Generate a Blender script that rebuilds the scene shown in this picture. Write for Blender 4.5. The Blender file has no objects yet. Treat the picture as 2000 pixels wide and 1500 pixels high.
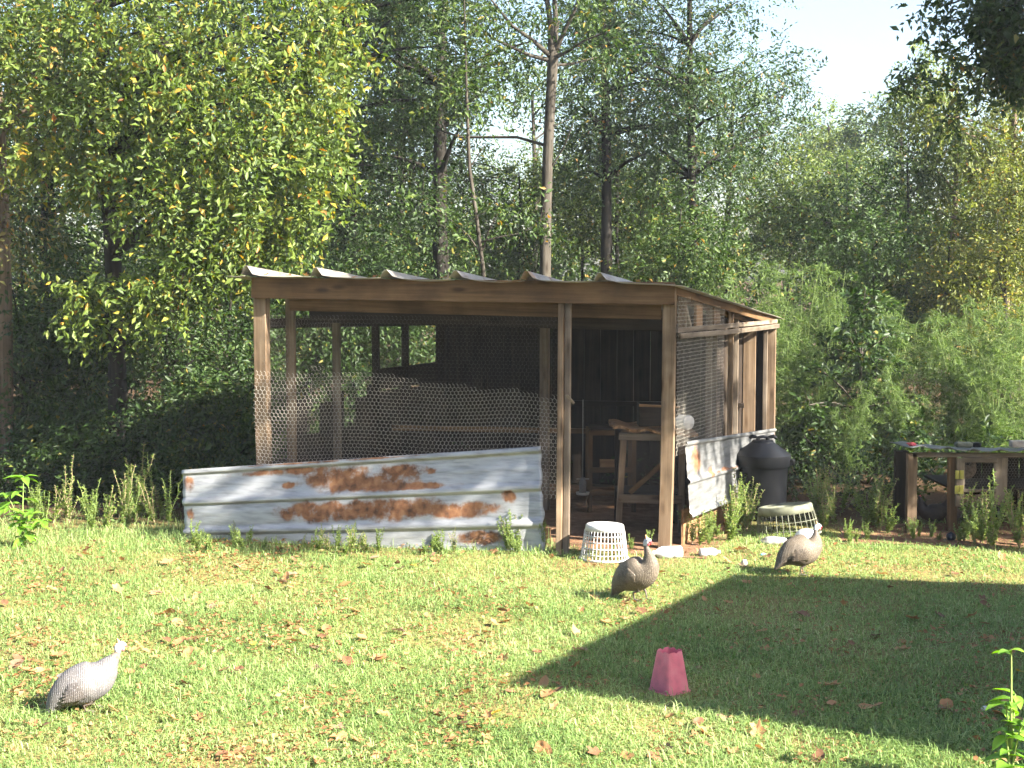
import bpy, bmesh, math, random
import numpy as np
from mathutils import Vector, Matrix, noise as mnoise

# ------------------------------------------------------------------ camera, sky, sun, exposure
scene = bpy.context.scene
F_PX, CAM_H, HORIZON = 2800.0, 2.25, 545.0
PITCH = math.atan((750.0 - HORIZON) / F_PX)
cam_data = bpy.data.cameras.new('camera')
cam = bpy.data.objects.new('camera', cam_data)
scene.collection.objects.link(cam)
cam_data.sensor_width = 36.0
cam_data.lens = 36.0 * F_PX / 2000.0
cam_data.clip_end = 3000.0
cam.location = (0, 0, CAM_H)
cam.rotation_euler = (math.pi / 2 - PITCH, 0, 0)
scene.camera = cam

SUN_ELEV = math.radians(33.0)
SUN_H = Vector((2.42, -1.37)).normalized()          # horizontal direction towards the sun
world = bpy.data.worlds.new('World')
scene.world = world
world.use_nodes = True
wn = world.node_tree.nodes
sky = wn.new('ShaderNodeTexSky')
sky.sky_type = 'NISHITA'
sky.sun_disc = False
sky.sun_elevation = SUN_ELEV
sky.sun_rotation = math.atan2(SUN_H.x, SUN_H.y)
sky.air_density = 1.0
sky.dust_density = 2.0
sky.ozone_density = 1.0
world.node_tree.links.new(sky.outputs[0], wn['Background'].inputs[0])
wn['Background'].inputs[1].default_value = 0.06

sun_data = bpy.data.lights.new('sun', 'SUN')
sun_data.energy = 5.0
sun_data.angle = math.radians(0.55)
sun_data.color = (1.0, 0.94, 0.82)
sun = bpy.data.objects.new('sun', sun_data)
scene.collection.objects.link(sun)
to_sun = Vector((SUN_H.x * math.cos(SUN_ELEV), SUN_H.y * math.cos(SUN_ELEV), math.sin(SUN_ELEV)))
sun.rotation_euler = to_sun.to_track_quat('Z', 'Y').to_euler()
sun.location = (20, -10, 20)

scene.view_settings.view_transform = 'Standard'
scene.view_settings.look = 'None'
scene.view_settings.gamma = 1.0
scene.view_settings.use_curve_mapping = False
scene.view_settings.exposure = 2.65
scene.cycles.use_adaptive_sampling = True
scene.cycles.adaptive_threshold = 0.03
scene.cycles.max_bounces = 4
scene.cycles.diffuse_bounces = 1
scene.cycles.glossy_bounces = 1
scene.cycles.transmission_bounces = 3
scene.cycles.transparent_max_bounces = 6

# ------------------------------------------------------------------ helpers
COL = scene.collection
CP, SP = math.cos(PITCH), math.sin(PITCH)

def ray(px, py):
    dx, dy = (px - 1000.0) / F_PX, (750.0 - py) / F_PX
    return Vector((dx, CP + dy * SP, -SP + dy * CP))

def at(px, py, Y):
    """the point at distance Y in front of the viewer that is seen at px, py of the photograph"""
    d = ray(px, py)
    t = Y / d.y
    return Vector((d.x * t, Y, CAM_H + d.z * t))

def ground(px, py):
    d = ray(px, py)
    t = -CAM_H / d.z
    return Vector((d.x * t, d.y * t, 0.0))

def prj(p):
    v = Vector(p) - Vector((0, 0, CAM_H))
    f = v.y * CP - v.z * SP
    u = v.y * SP + v.z * CP
    return 1000 + F_PX * v.x / f, 750 - F_PX * u / f

def tag(o, label=None, cat=None, group=None, kind=None):
    if label: o['label'] = label
    if cat: o['category'] = cat
    if group: o['group'] = group
    if kind: o['kind'] = kind
    return o

def empty(name, loc, label, cat, group=None, rz=0.0):
    o = bpy.data.objects.new(name, None)
    COL.objects.link(o)
    o.location = loc
    o.rotation_euler = (0, 0, rz)
    o.empty_display_size = 0.1
    return tag(o, label, cat, group)

def link(name, me, parent=None, loc=None):
    o = bpy.data.objects.new(name, me)
    COL.objects.link(o)
    if parent: o.parent = parent
    if loc is not None: o.location = loc
    return o

def mesh_np(name, V, F, mats, attr=None, smooth=False, midx=None):
    V = np.asarray(V, dtype=np.float32).reshape(-1, 3)
    F = np.asarray(F, dtype=np.int32)
    me = bpy.data.meshes.new(name)
    k = F.shape[1]
    me.vertices.add(len(V)); me.vertices.foreach_set('co', V.ravel())
    me.loops.add(F.size); me.loops.foreach_set('vertex_index', F.ravel())
    me.polygons.add(len(F))
    me.polygons.foreach_set('loop_start', np.arange(0, F.size, k, dtype=np.int32))
    if smooth: me.polygons.foreach_set('use_smooth', np.ones(len(F), dtype=bool))
    if not isinstance(mats, (list, tuple)): mats = [mats]
    for m in mats: me.materials.append(m)
    if midx is not None: me.polygons.foreach_set('material_index', np.asarray(midx, dtype=np.int32))
    if attr is not None:
        for nm, arr in attr.items():
            a = me.attributes.new(nm, 'FLOAT', 'POINT')
            a.data.foreach_set('value', np.asarray(arr, dtype=np.float32))
    me.update(calc_edges=True)
    return me

def mesh_bm(name, bm, mat, smooth=False):
    me = bpy.data.meshes.new(name)
    bmesh.ops.recalc_face_normals(bm, faces=bm.faces)
    bm.to_mesh(me); bm.free()
    for m in (mat if isinstance(mat, (list, tuple)) else [mat]): me.materials.append(m)
    if smooth:
        for p in me.polygons: p.use_smooth = True
    return me

def add_box(bm, c, s, bev=0.0):
    r = bmesh.ops.create_cube(bm, size=1.0)
    for v in r['verts']:
        v.co = Vector((v.co.x * s[0] + c[0], v.co.y * s[1] + c[1], v.co.z * s[2] + c[2]))
    if bev:
        es = list({e for v in r['verts'] for e in v.link_edges})
        bmesh.ops.bevel(bm, geom=es, offset=bev, segments=1, affect='EDGES')

BEAMS = random.Random(5)
def board(name, p0, p1, w, d, mat, parent, face=(0, -1, 0), bev=0.004, base=(0, 0, 0), warp=0.0):
    """a sawn board from p0 to p1, w wide, d thick, its wide side turned towards face"""
    p0, p1 = Vector(p0), Vector(p1)
    z = (p1 - p0); L = z.length; z.normalize()
    y = Vector(face); y = (y - z * y.dot(z)).normalized()
    x = y.cross(z)
    n = 5
    V, F = [], []
    b = min(bev, w * .2, d * .2)
    ph = BEAMS.uniform(0, 6)
    prof = [(-w/2 + b, -d/2), (w/2 - b, -d/2), (w/2, -d/2 + b), (w/2, d/2 - b), (w/2 - b, d/2), (-w/2 + b, d/2), (-w/2, d/2 - b), (-w/2, -d/2 + b)]
    for i in range(n):
        s = i / (n - 1)
        off = warp * math.sin(s * math.pi * 1.3 + ph)
        for (a, c) in prof:
            V.append((a * (1 + BEAMS.uniform(-.012, .012)) + off, c + off * .6, s * L + (BEAMS.uniform(-.004, .004) if i in (0, n-1) else 0)))
    m = len(prof)
    bm = bmesh.new()
    vs = [bm.verts.new(v) for v in V]
    for i in range(n - 1):
        for j in range(m):
            bm.faces.new((vs[i*m+j], vs[i*m+(j+1) % m], vs[(i+1)*m+(j+1) % m], vs[(i+1)*m+j]))
    bm.faces.new(vs[:m]); bm.faces.new(vs[-m:])
    o = link(name, mesh_bm(name, bm, mat), parent)
    M = Matrix((x, y, z)).transposed().to_4x4()
    M.translation = p0 - Vector(base)
    o.matrix_local = M
    return o

def tube_arrays(paths, sides=6, seed=0, rough=0.0):
    """paths: list of lists of (x,y,z,r); returns quads"""
    V, F = [], []
    rng = np.random.default_rng(seed)
    for P in paths:
        P = np.asarray(P, float)
        n = len(P)
        T = np.gradient(P[:, :3], axis=0)
        T /= np.linalg.norm(T, axis=1)[:, None] + 1e-9
        ref = np.array([1., 0.13, 0.07]) if abs(T[0, 0]) < .8 else np.array([0.1, 1., 0.])
        b0 = sum(len(v) for v in V)
        ring = []
        for i in range(n):
            a = np.cross(T[i], ref); a /= np.linalg.norm(a) + 1e-9
            b = np.cross(T[i], a)
            ang = np.arange(sides) * 2 * np.pi / sides
            rr = P[i, 3] * (1 + rough * rng.normal(size=sides))
            ring.append(P[i, :3] + (np.cos(ang) * rr)[:, None] * a + (np.sin(ang) * rr)[:, None] * b)
        V.append(np.concatenate(ring))
        idx = np.arange(n * sides).reshape(n, sides)
        q = np.stack([idx[:-1], np.roll(idx[:-1], -1, 1), np.roll(idx[1:], -1, 1), idx[1:]], -1).reshape(-1, 4)
        F.append(q + b0)
    return np.concatenate(V), np.concatenate(F)

def lathe(profile, seg=32, wob=0.0):
    """profile: list of (r,z) bottom to top; quads"""
    V, F = [], []
    for i, (r, z) in enumerate(profile):
        for j in range(seg):
            a = 2 * math.pi * j / seg
            V.append((r * math.cos(a), r * math.sin(a), z))
    for i in range(len(profile) - 1):
        for j in range(seg):
            F.append((i*seg+j, i*seg+(j+1) % seg, (i+1)*seg+(j+1) % seg, (i+1)*seg+j))
    return V, F

# ------------------------------------------------------------------ materials
def new_mat(name):
    m = bpy.data.materials.new(name); m.use_nodes = True
    nt = m.node_tree
    return m, nt.nodes, nt.links, nt.nodes['Principled BSDF']

def ramp(N, stops, interp='LINEAR'):
    r = N.new('ShaderNodeValToRGB'); cr = r.color_ramp; cr.interpolation = interp
    while len(cr.elements) > 1: cr.elements.remove(cr.elements[-1])
    cr.elements[0].position = stops[0][0]; cr.elements[0].color = (*stops[0][1], 1)
    for p, c in stops[1:]:
        e = cr.elements.new(p); e.color = (*c, 1)
    return r

def plain(name, c, rough=.6, metal=0., spec=.4, var=.18, scale=8., bump=0.0):
    m, N, L, B = new_mat(name)
    tc = N.new('ShaderNodeTexCoord'); nz = N.new('ShaderNodeTexNoise')
    nz.inputs['Scale'].default_value = scale; nz.inputs['Detail'].default_value = 5
    L.new(tc.outputs['Object'], nz.inputs['Vector'])
    lo = tuple(max(0, x * (1 - var * 2)) for x in c); hi = tuple(min(1, x * (1 + var)) for x in c)
    r = ramp(N, [(.3, lo), (.5, c), (.7, hi)])
    L.new(nz.outputs['Fac'], r.inputs['Fac']); L.new(r.outputs[0], B.inputs['Base Color'])
    B.inputs['Roughness'].default_value = rough; B.inputs['Metallic'].default_value = metal
    B.inputs['Specular IOR Level'].default_value = spec
    if bump:
        bp = N.new('ShaderNodeBump'); bp.inputs['Strength'].default_value = bump; bp.inputs['Distance'].default_value = .01
        L.new(nz.outputs['Fac'], bp.inputs['Height']); L.new(bp.outputs[0], B.inputs['Normal'])
    return m

def wood(name, dark, mid, light, knots=True):
    m, N, L, B = new_mat(name)
    tc = N.new('ShaderNodeTexCoord'); mp = N.new('ShaderNodeMapping')
    mp.inputs['Scale'].default_value = (26, 26, 1.1)
    oi = N.new('ShaderNodeObjectInfo')
    ad = N.new('ShaderNodeVectorMath'); ad.operation = 'ADD'
    mu = N.new('ShaderNodeVectorMath'); mu.operation = 'SCALE'; mu.inputs['Scale'].default_value = 9.
    cx = N.new('ShaderNodeCombineXYZ')
    for i in range(3): L.new(oi.outputs['Random'], cx.inputs[i])
    L.new(cx.outputs[0], mu.inputs[0])
    L.new(tc.outputs['Object'], ad.inputs[0]); L.new(mu.outputs[0], ad.inputs[1])
    L.new(ad.outputs[0], mp.inputs['Vector'])
    nz = N.new('ShaderNodeTexNoise'); nz.inputs['Scale'].default_value = 1.0; nz.inputs['Detail'].default_value = 6; nz.inputs['Roughness'].default_value = .65
    L.new(mp.outputs[0], nz.inputs['Vector'])
    r = ramp(N, [(.28, dark), (.5, mid), (.72, light)])
    L.new(nz.outputs['Fac'], r.inputs['Fac'])
    n2 = N.new('ShaderNodeTexNoise'); n2.inputs['Scale'].default_value = 3.2; n2.inputs['Detail'].default_value = 4
    L.new(ad.outputs[0], n2.inputs['Vector'])
    r2 = ramp(N, [(.35, (.55, .5, .45)), (.6, (1.1, 1.05, 1.0))])
    L.new(n2.outputs['Fac'], r2.inputs['Fac'])
    mx = N.new('ShaderNodeMix'); mx.data_type = 'RGBA'; mx.blend_type = 'MULTIPLY'; mx.inputs[0].default_value = .8
    L.new(r.outputs[0], mx.inputs[6]); L.new(r2.outputs[0], mx.inputs[7])
    vo = N.new('ShaderNodeTexVoronoi'); vo.inputs['Scale'].default_value = 1.0
    mk = N.new('ShaderNodeMapping'); mk.inputs['Scale'].default_value = (9., 9., 2.6)
    L.new(ad.outputs[0], mk.inputs['Vector']); L.new(mk.outputs[0], vo.inputs['Vector'])
    rk = ramp(N, [(.10, (.25, .2, .16)), (.19, (.75, .7, .65)), (.26, (1, 1, 1))]); L.new(vo.outputs['Distance'], rk.inputs['Fac'])
    mk2 = N.new('ShaderNodeMix'); mk2.data_type = 'RGBA'; mk2.blend_type = 'MULTIPLY'; mk2.inputs[0].default_value = .8
    L.new(mx.outputs[2], mk2.inputs[6]); L.new(rk.outputs[0], mk2.inputs[7])
    L.new(mk2.outputs[2], B.inputs['Base Color'])
    B.inputs['Roughness'].default_value = .82; B.inputs['Specular IOR Level'].default_value = .2
    bp = N.new('ShaderNodeBump'); bp.inputs['Strength'].default_value = .35; bp.inputs['Distance'].default_value = .006
    L.new(nz.outputs['Fac'], bp.inputs['Height']); L.new(bp.outputs[0], B.inputs['Normal'])
    return m

def leaf_mat(name, stops, trans=.35, rough=.5, spec=.3, clump=True):
    """leaf colour from the per-leaf attribute v; thin leaves let light through"""
    m, N, L, B = new_mat(name)
    at_ = N.new('ShaderNodeAttribute'); at_.attribute_name = 'v'
    r = ramp(N, stops)
    L.new(at_.outputs['Fac'], r.inputs['Fac'])
    L.new(r.outputs[0], B.inputs['Base Color'])
    B.inputs['Roughness'].default_value = rough; B.inputs['Specular IOR Level'].default_value = spec
    tr = N.new('ShaderNodeBsdfTranslucent')
    hs = N.new('ShaderNodeHueSaturation'); hs.inputs['Saturation'].default_value = 1.15; hs.inputs['Value'].default_value = 1.5
    L.new(r.outputs[0], hs.inputs['Color']); L.new(hs.outputs[0], tr.inputs['Color'])
    mx = N.new('ShaderNodeMixShader'); mx.inputs[0].default_value = trans
    L.new(B.outputs[0], mx.inputs[1]); L.new(tr.outputs[0], mx.inputs[2])
    L.new(mx.outputs[0], N['Material Output'].inputs['Surface'])
    return m

M = {}
M['post'] = wood('weathered_post_wood', (.085, .058, .036), (.18, .128, .083), (.29, .22, .152))
M['beam'] = wood('brown_beam_wood', (.065, .038, .018), (.125, .074, .036), (.185, .115, .060))
M['grey_wood'] = wood('grey_board_wood', (.085, .068, .05), (.16, .13, .10), (.26, .22, .17))
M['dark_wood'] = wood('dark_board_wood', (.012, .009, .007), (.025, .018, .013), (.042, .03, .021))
M['ply'] = wood('rotten_plywood', (.15, .082, .04), (.27, .16, .08), (.38, .25, .14))
M['bark'] = wood('grey_bark', (.028, .025, .020), (.056, .050, .041), (.09, .081, .067))
M['bark_dark'] = wood('dark_bark', (.009, .008, .0065), (.018, .0155, .0125), (.032, .028, .023))
M['bark_tan'] = wood('tan_bark', (.07, .055, .04), (.15, .115, .083), (.22, .175, .13))
M['wire'] = plain('galvanised_wire', (.50, .46, .40), .5, .0, .5, .12)
M['wire_dark'] = plain('dull_wire', (.13, .115, .10), .6, .0, .4, .15)
M['white_plastic'] = plain('white_plastic', (.50, .49, .485), .4, 0, .4, .06)
M['dirty_plastic'] = plain('dirty_plastic', (.14, .145, .10), .6, 0, .3, .3, 14)
M['black_plastic'] = plain('black_plastic', (.004, .0044, .006), .45, 0, .22, .2)
M['blue_plastic'] = plain('light_blue_plastic', (.22, .55, .68), .4, 0, .4, .1)
M['yellow_tape'] = plain('yellow_tape', (.32, .29, .06), .5, 0, .4, .15)
M['red_cloth'] = plain('red_plastic', (.3, .012, .025), .5, 0, .4, .15)
M['stone'] = plain('grey_stone', (.30, .29, .27), .85, 0, .3, .25, 12, .5)
M['clay'] = plain('clay_block', (.42, .36, .28), .9, 0, .2, .2, 14, .4)
M['siding'] = wood('painted_siding', (.45, .43, .40), (.52, .50, .47), (.58, .56, .53))
M['dark_roof'] = plain('dark_metal_roof', (.07, .068, .065), .55, .3, .4, .3, 3)
M['white_feather'] = plain('white_bare_skin', (.45, .46, .50), .6, 0, .3, .06, 30)
M['red_skin'] = plain('red_wattle', (.62, .09, .10), .5, 0, .4, .15, 30)
M['horn'] = plain('tawny_horn', (.52, .27, .14), .5, 0, .4, .2, 30)
M['eye'] = plain('dark_eye', (.01, .008, .006), .15, 0, .6, .1)
M['bird_leg'] = plain('dark_bird_leg', (.10, .08, .065), .6, 0, .4, .2, 30)
M['black_feather'] = plain('black_feathers', (.022, .014, .012), .6, 0, .4, .4, 20)
M['tan_feather'] = plain('tan_feathers', (.20, .15, .115), .7, 0, .3, .3, 25)
M['dry_stem'] = plain('dry_stem', (.32, .24, .15), .8, 0, .2, .2)
M['green_stem'] = plain('green_stem', (.20, .27, .08), .6, 0, .3, .2)

# pink translucent plastic
m, N, L, B = new_mat('pink_plastic')
B.inputs['Base Color'].default_value = (.60, .17, .25, 1); B.inputs['Roughness'].default_value = .35
tr = N.new('ShaderNodeBsdfTranslucent'); tr.inputs['Color'].default_value = (.95, .32, .42, 1)
mx = N.new('ShaderNodeMixShader'); mx.inputs[0].default_value = .45
L.new(B.outputs[0], mx.inputs[1]); L.new(tr.outputs[0], mx.inputs[2]); L.new(mx.outputs[0], N['Material Output'].inputs['Surface'])
tc = N.new('ShaderNodeTexCoord'); nz = N.new('ShaderNodeTexNoise'); nz.inputs['Scale'].default_value = 14.; nz.inputs['Detail'].default_value = 7
L.new(tc.outputs['Object'], nz.inputs['Vector'])
rp2 = ramp(N, [(.32, (.58, .20, .25)), (.5, (.84, .27, .37)), (.7, (.88, .38, .46))]); L.new(nz.outputs['Fac'], rp2.inputs['Fac']); L.new(rp2.outputs[0], B.inputs['Base Color'])
M['pink'] = m

def feather_mat(name, base, dot, warm):
    m, N, L, B = new_mat(name)
    tc = N.new('ShaderNodeTexCoord')
    vo = N.new('ShaderNodeTexVoronoi'); vo.inputs['Scale'].default_value = 105.
    L.new(tc.outputs['Object'], vo.inputs['Vector'])
    r = ramp(N, [(.0, (1, 1, 1)), (.22, (1, 1, 1)), (.34, (0, 0, 0))])
    L.new(vo.outputs['Distance'], r.inputs['Fac'])
    nz = N.new('ShaderNodeTexNoise'); nz.inputs['Scale'].default_value = 11.; nz.inputs['Detail'].default_value = 5
    L.new(tc.outputs['Object'], nz.inputs['Vector'])
    rb = ramp(N, [(.35, base), (.65, warm)])
    L.new(nz.outputs['Fac'], rb.inputs['Fac'])
    mx = N.new('ShaderNodeMix'); mx.data_type = 'RGBA'
    L.new(r.outputs[0], mx.inputs[0]); L.new(rb.outputs[0], mx.inputs[6]); mx.inputs[7].default_value = (*dot, 1)
    L.new(mx.outputs[2], B.inputs['Base Color'])
    B.inputs['Roughness'].default_value = .65; B.inputs['Specular IOR Level'].default_value = .3
    wv = N.new('ShaderNodeTexWave'); wv.inputs['Scale'].default_value = 28.; wv.inputs['Distortion'].default_value = 3.
    L.new(tc.outputs['Object'], wv.inputs['Vector'])
    bp = N.new('ShaderNodeBump'); bp.inputs['Strength'].default_value = .3; bp.inputs['Distance'].default_value = .006
    L.new(wv.outputs['Fac'], bp.inputs['Height']); L.new(bp.outputs[0], B.inputs['Normal'])
    return m
M['pearl'] = feather_mat('pearl_grey_feathers', (.10, .096, .102), (.24, .23, .243), (.13, .12, .117))
M['brownpearl'] = feather_mat('brown_grey_feathers', (.088, .070, .052), (.24, .205, .165), (.145, .115, .083))

M['pearl_wing'] = feather_mat('pearl_grey_wing', (.065, .060, .062), (.20, .19, .195), (.11, .092, .082))
M['brownpearl_wing'] = feather_mat('brown_grey_wing', (.055, .043, .033), (.19, .16, .125), (.10, .075, .052))
def tin_mat(name, base, rust_a, rust_b):
    """galvanised sheet; the per-vertex attribute r says where rust has eaten the zinc, noise gives the ragged edge"""
    m, N, L, B = new_mat(name)
    tc = N.new('ShaderNodeTexCoord')
    a = N.new('ShaderNodeAttribute'); a.attribute_name = 'r'
    nz = N.new('ShaderNodeTexNoise'); nz.inputs['Scale'].default_value = 9.; nz.inputs['Detail'].default_value = 8; nz.inputs['Roughness'].default_value = .65
    L.new(tc.outputs['Object'], nz.inputs['Vector'])
    ad = N.new('ShaderNodeMath'); ad.operation = 'ADD'
    sb = N.new('ShaderNodeMath'); sb.operation = 'MULTIPLY_ADD'; sb.inputs[1].default_value = 1.1; sb.inputs[2].default_value = -.55
    L.new(nz.outputs['Fac'], sb.inputs[0]); L.new(sb.outputs[0], ad.inputs[0]); L.new(a.outputs['Fac'], ad.inputs[1])
    rm = ramp(N, [(.33, (0, 0, 0)), (.43, (.22, .22, .22)), (.50, (.6, .6, .6)), (.60, (1, 1, 1))])
    L.new(ad.outputs[0], rm.inputs['Fac'])
    mp = N.new('ShaderNodeMapping'); mp.inputs['Scale'].default_value = (2.2, 2.2, 12.)
    L.new(tc.outputs['Object'], mp.inputs['Vector'])
    n3 = N.new('ShaderNodeTexNoise'); n3.inputs['Scale'].default_value = 2.4; n3.inputs['Detail'].default_value = 6
    L.new(mp.outputs[0], n3.inputs['Vector'])
    rz = ramp(N, [(.3, tuple(c * .62 for c in base)), (.52, base), (.72, tuple(min(1, c * 1.18) for c in base))])
    L.new(n3.outputs['Fac'], rz.inputs['Fac'])
    n2 = N.new('ShaderNodeTexNoise'); n2.inputs['Scale'].default_value = 16.; n2.inputs['Detail'].default_value = 6
    L.new(tc.outputs['Object'], n2.inputs['Vector'])
    rr = ramp(N, [(.3, tuple(c * .35 for c in rust_a)), (.45, rust_a), (.65, rust_b)])
    L.new(n2.outputs['Fac'], rr.inputs['Fac'])
    mx = N.new('ShaderNodeMix'); mx.data_type = 'RGBA'
    L.new(rm.outputs[0], mx.inputs[0]); L.new(rz.outputs[0], mx.inputs[6]); L.new(rr.outputs[0], mx.inputs[7])
    L.new(mx.outputs[2], B.inputs['Base Color'])
    me_ = N.new('ShaderNodeMath'); me_.operation = 'MULTIPLY_ADD'; me_.inputs[1].default_value = -.45; me_.inputs[2].default_value = .45
    L.new(rm.outputs[0], me_.inputs[0]); L.new(me_.outputs[0], B.inputs['Metallic'])
    ro = N.new('ShaderNodeMath'); ro.operation = 'MULTIPLY_ADD'; ro.inputs[1].default_value = .38; ro.inputs[2].default_value = .48
    L.new(rm.outputs[0], ro.inputs[0]); L.new(ro.outputs[0], B.inputs['Roughness'])
    bp = N.new('ShaderNodeBump'); bp.inputs['Strength'].default_value = .3; bp.inputs['Distance'].default_value = .01
    L.new(n3.outputs['Fac'], bp.inputs['Height']); L.new(bp.outputs[0], B.inputs['Normal'])
    return m
M['tin'] = tin_mat('galvanised_tin', (.34, .345, .355), (.15, .062, .026), (.24, .115, .052))
M['side_tin'] = tin_mat('darker_tin', (.20, .20, .20), (.15, .062, .026), (.24, .115, .052))  # same rust colours as tin over a darker grey base
M['pen_tin'] = plain('pen_roof_tin', (.15, .15, .15), .5, .3, .4, .25, 5)
M['roof_tin'] = tin_mat('roof_tin', (.33, .30, .26), (.20, .11, .06), (.30, .17, .09))

# leaves
G = {}
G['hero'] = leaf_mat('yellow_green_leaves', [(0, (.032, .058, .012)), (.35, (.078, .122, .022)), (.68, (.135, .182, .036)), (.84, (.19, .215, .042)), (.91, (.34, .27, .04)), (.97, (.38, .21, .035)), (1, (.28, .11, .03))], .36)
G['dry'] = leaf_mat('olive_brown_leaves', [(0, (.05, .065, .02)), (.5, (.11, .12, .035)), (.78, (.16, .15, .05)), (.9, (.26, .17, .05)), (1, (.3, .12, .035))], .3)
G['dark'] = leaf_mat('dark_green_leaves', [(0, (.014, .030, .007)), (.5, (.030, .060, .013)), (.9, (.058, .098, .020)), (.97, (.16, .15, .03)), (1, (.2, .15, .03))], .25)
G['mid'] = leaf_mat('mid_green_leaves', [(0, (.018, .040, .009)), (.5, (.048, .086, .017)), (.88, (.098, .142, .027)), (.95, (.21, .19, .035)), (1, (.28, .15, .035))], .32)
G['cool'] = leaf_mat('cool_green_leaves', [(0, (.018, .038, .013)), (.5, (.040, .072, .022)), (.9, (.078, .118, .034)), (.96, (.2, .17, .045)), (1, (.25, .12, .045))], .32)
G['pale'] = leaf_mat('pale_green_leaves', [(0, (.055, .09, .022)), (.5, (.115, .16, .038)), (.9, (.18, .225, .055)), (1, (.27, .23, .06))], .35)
G['sunny'] = leaf_mat('sunlit_yellow_green_leaves', [(0, (.055, .08, .018)), (.5, (.13, .155, .032)), (.85, (.21, .22, .05)), (.95, (.32, .24, .05)), (1, (.32, .15, .04))], .36)  # brighter yellow-green: warm sun on the right-hand trees put into the colour
G['fennel'] = leaf_mat('feathery_green', [(0, (.035, .065, .017)), (.5, (.085, .135, .036)), (1, (.19, .25, .075))], .4, .6, .2)
G['weed'] = leaf_mat('weed_green', [(0, (.10, .155, .04)), (.5, (.18, .25, .065)), (.9, (.26, .33, .10)), (1, (.34, .30, .11))], .4, .5, .3)
G['poke'] = leaf_mat('bright_green_leaves', [(0, (.12, .24, .03)), (.6, (.19, .34, .045)), (1, (.26, .38, .06))], .45, .4, .4)
G['grass'] = leaf_mat('grass_blades', [(0, (.075, .135, .035)), (.3, (.155, .245, .07)), (.6, (.245, .345, .115)), (.8, (.34, .41, .17)), (.93, (.42, .42, .21)), (1, (.52, .43, .26))], .35, .55, .25)
LEAFC = {
    'orange': leaf_mat('orange_brown_dead_leaf', [(0, (.21, .10, .042)), (1, (.40, .215, .10))], .2, .6, .3),
    'tan': leaf_mat('pale_tan_dead_leaf', [(0, (.16, .10, .062)), (1, (.26, .175, .115))], .2, .6, .3),
    'dark': leaf_mat('dark_brown_dead_leaf', [(0, (.10, .05, .028)), (1, (.20, .10, .05))], .1, .6, .3),
    'yellow': leaf_mat('yellow_dead_leaf', [(0, (.42, .30, .04)), (1, (.52, .37, .06))], .25, .55, .3),
}

# ------------------------------------------------------------------ ground
m, N, L, B = new_mat('lawn_soil')
tc = N.new('ShaderNodeTexCoord')
n1 = N.new('ShaderNodeTexNoise'); n1.inputs['Scale'].default_value = 1.1; n1.inputs['Detail'].default_value = 8; n1.inputs['Roughness'].default_value = .7
n2 = N.new('ShaderNodeTexNoise'); n2.inputs['Scale'].default_value = 45.; n2.inputs['Detail'].default_value = 6
L.new(tc.outputs['Object'], n1.inputs['Vector']); L.new(tc.outputs['Object'], n2.inputs['Vector'])
ra = ramp(N, [(.3, (.20, .12, .065)), (.5, (.21, .20, .075)), (.7, (.19, .23, .075))])
rb = ramp(N, [(.3, (.45, .4, .35)), (.7, (1.25, 1.2, 1.1))])
L.new(n1.outputs['Fac'], ra.inputs['Fac']); L.new(n2.outputs['Fac'], rb.inputs['Fac'])
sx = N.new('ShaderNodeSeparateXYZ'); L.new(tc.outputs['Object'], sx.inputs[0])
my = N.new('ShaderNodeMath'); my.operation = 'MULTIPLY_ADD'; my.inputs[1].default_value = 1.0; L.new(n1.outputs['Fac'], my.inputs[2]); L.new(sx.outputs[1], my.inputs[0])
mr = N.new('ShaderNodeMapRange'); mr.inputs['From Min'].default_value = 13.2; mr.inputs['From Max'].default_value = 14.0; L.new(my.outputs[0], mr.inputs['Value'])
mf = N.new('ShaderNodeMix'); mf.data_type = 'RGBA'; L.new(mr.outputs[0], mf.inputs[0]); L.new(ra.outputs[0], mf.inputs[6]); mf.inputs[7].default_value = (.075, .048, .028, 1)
mx = N.new('ShaderNodeMix'); mx.data_type = 'RGBA'; mx.blend_type = 'MULTIPLY'; mx.inputs[0].default_value = 1
L.new(mf.outputs[2], mx.inputs[6]); L.new(rb.outputs[0], mx.inputs[7]); L.new(mx.outputs[2], B.inputs['Base Color'])
B.inputs['Roughness'].default_value = .95; B.inputs['Specular IOR Level'].default_value = .1
bp = N.new('ShaderNodeBump'); bp.inputs['Strength'].default_value = .6; bp.inputs['Distance'].default_value = .02
L.new(n2.outputs['Fac'], bp.inputs['Height']); L.new(bp.outputs[0], B.inputs['Normal'])
M['soil'] = m
m, N, L, B = new_mat('bare_clay')
tc = N.new('ShaderNodeTexCoord')
n1 = N.new('ShaderNodeTexNoise'); n1.inputs['Scale'].default_value = 7.; n1.inputs['Detail'].default_value = 9; n1.inputs['Roughness'].default_value = .75
L.new(tc.outputs['Object'], n1.inputs['Vector'])
ra = ramp(N, [(.3, (.10, .05, .028)), (.5, (.19, .105, .06)), (.72, (.28, .175, .11))])
L.new(n1.outputs['Fac'], ra.inputs['Fac']); L.new(ra.outputs[0], B.inputs['Base Color'])
B.inputs['Roughness'].default_value = .95; B.inputs['Specular IOR Level'].default_value = .1
bp = N.new('ShaderNodeBump'); bp.inputs['Strength'].default_value = .8; bp.inputs['Distance'].default_value = .03
L.new(n1.outputs['Fac'], bp.inputs['Height']); L.new(bp.outputs[0], B.inputs['Normal'])
M['clay_soil'] = m

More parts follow.
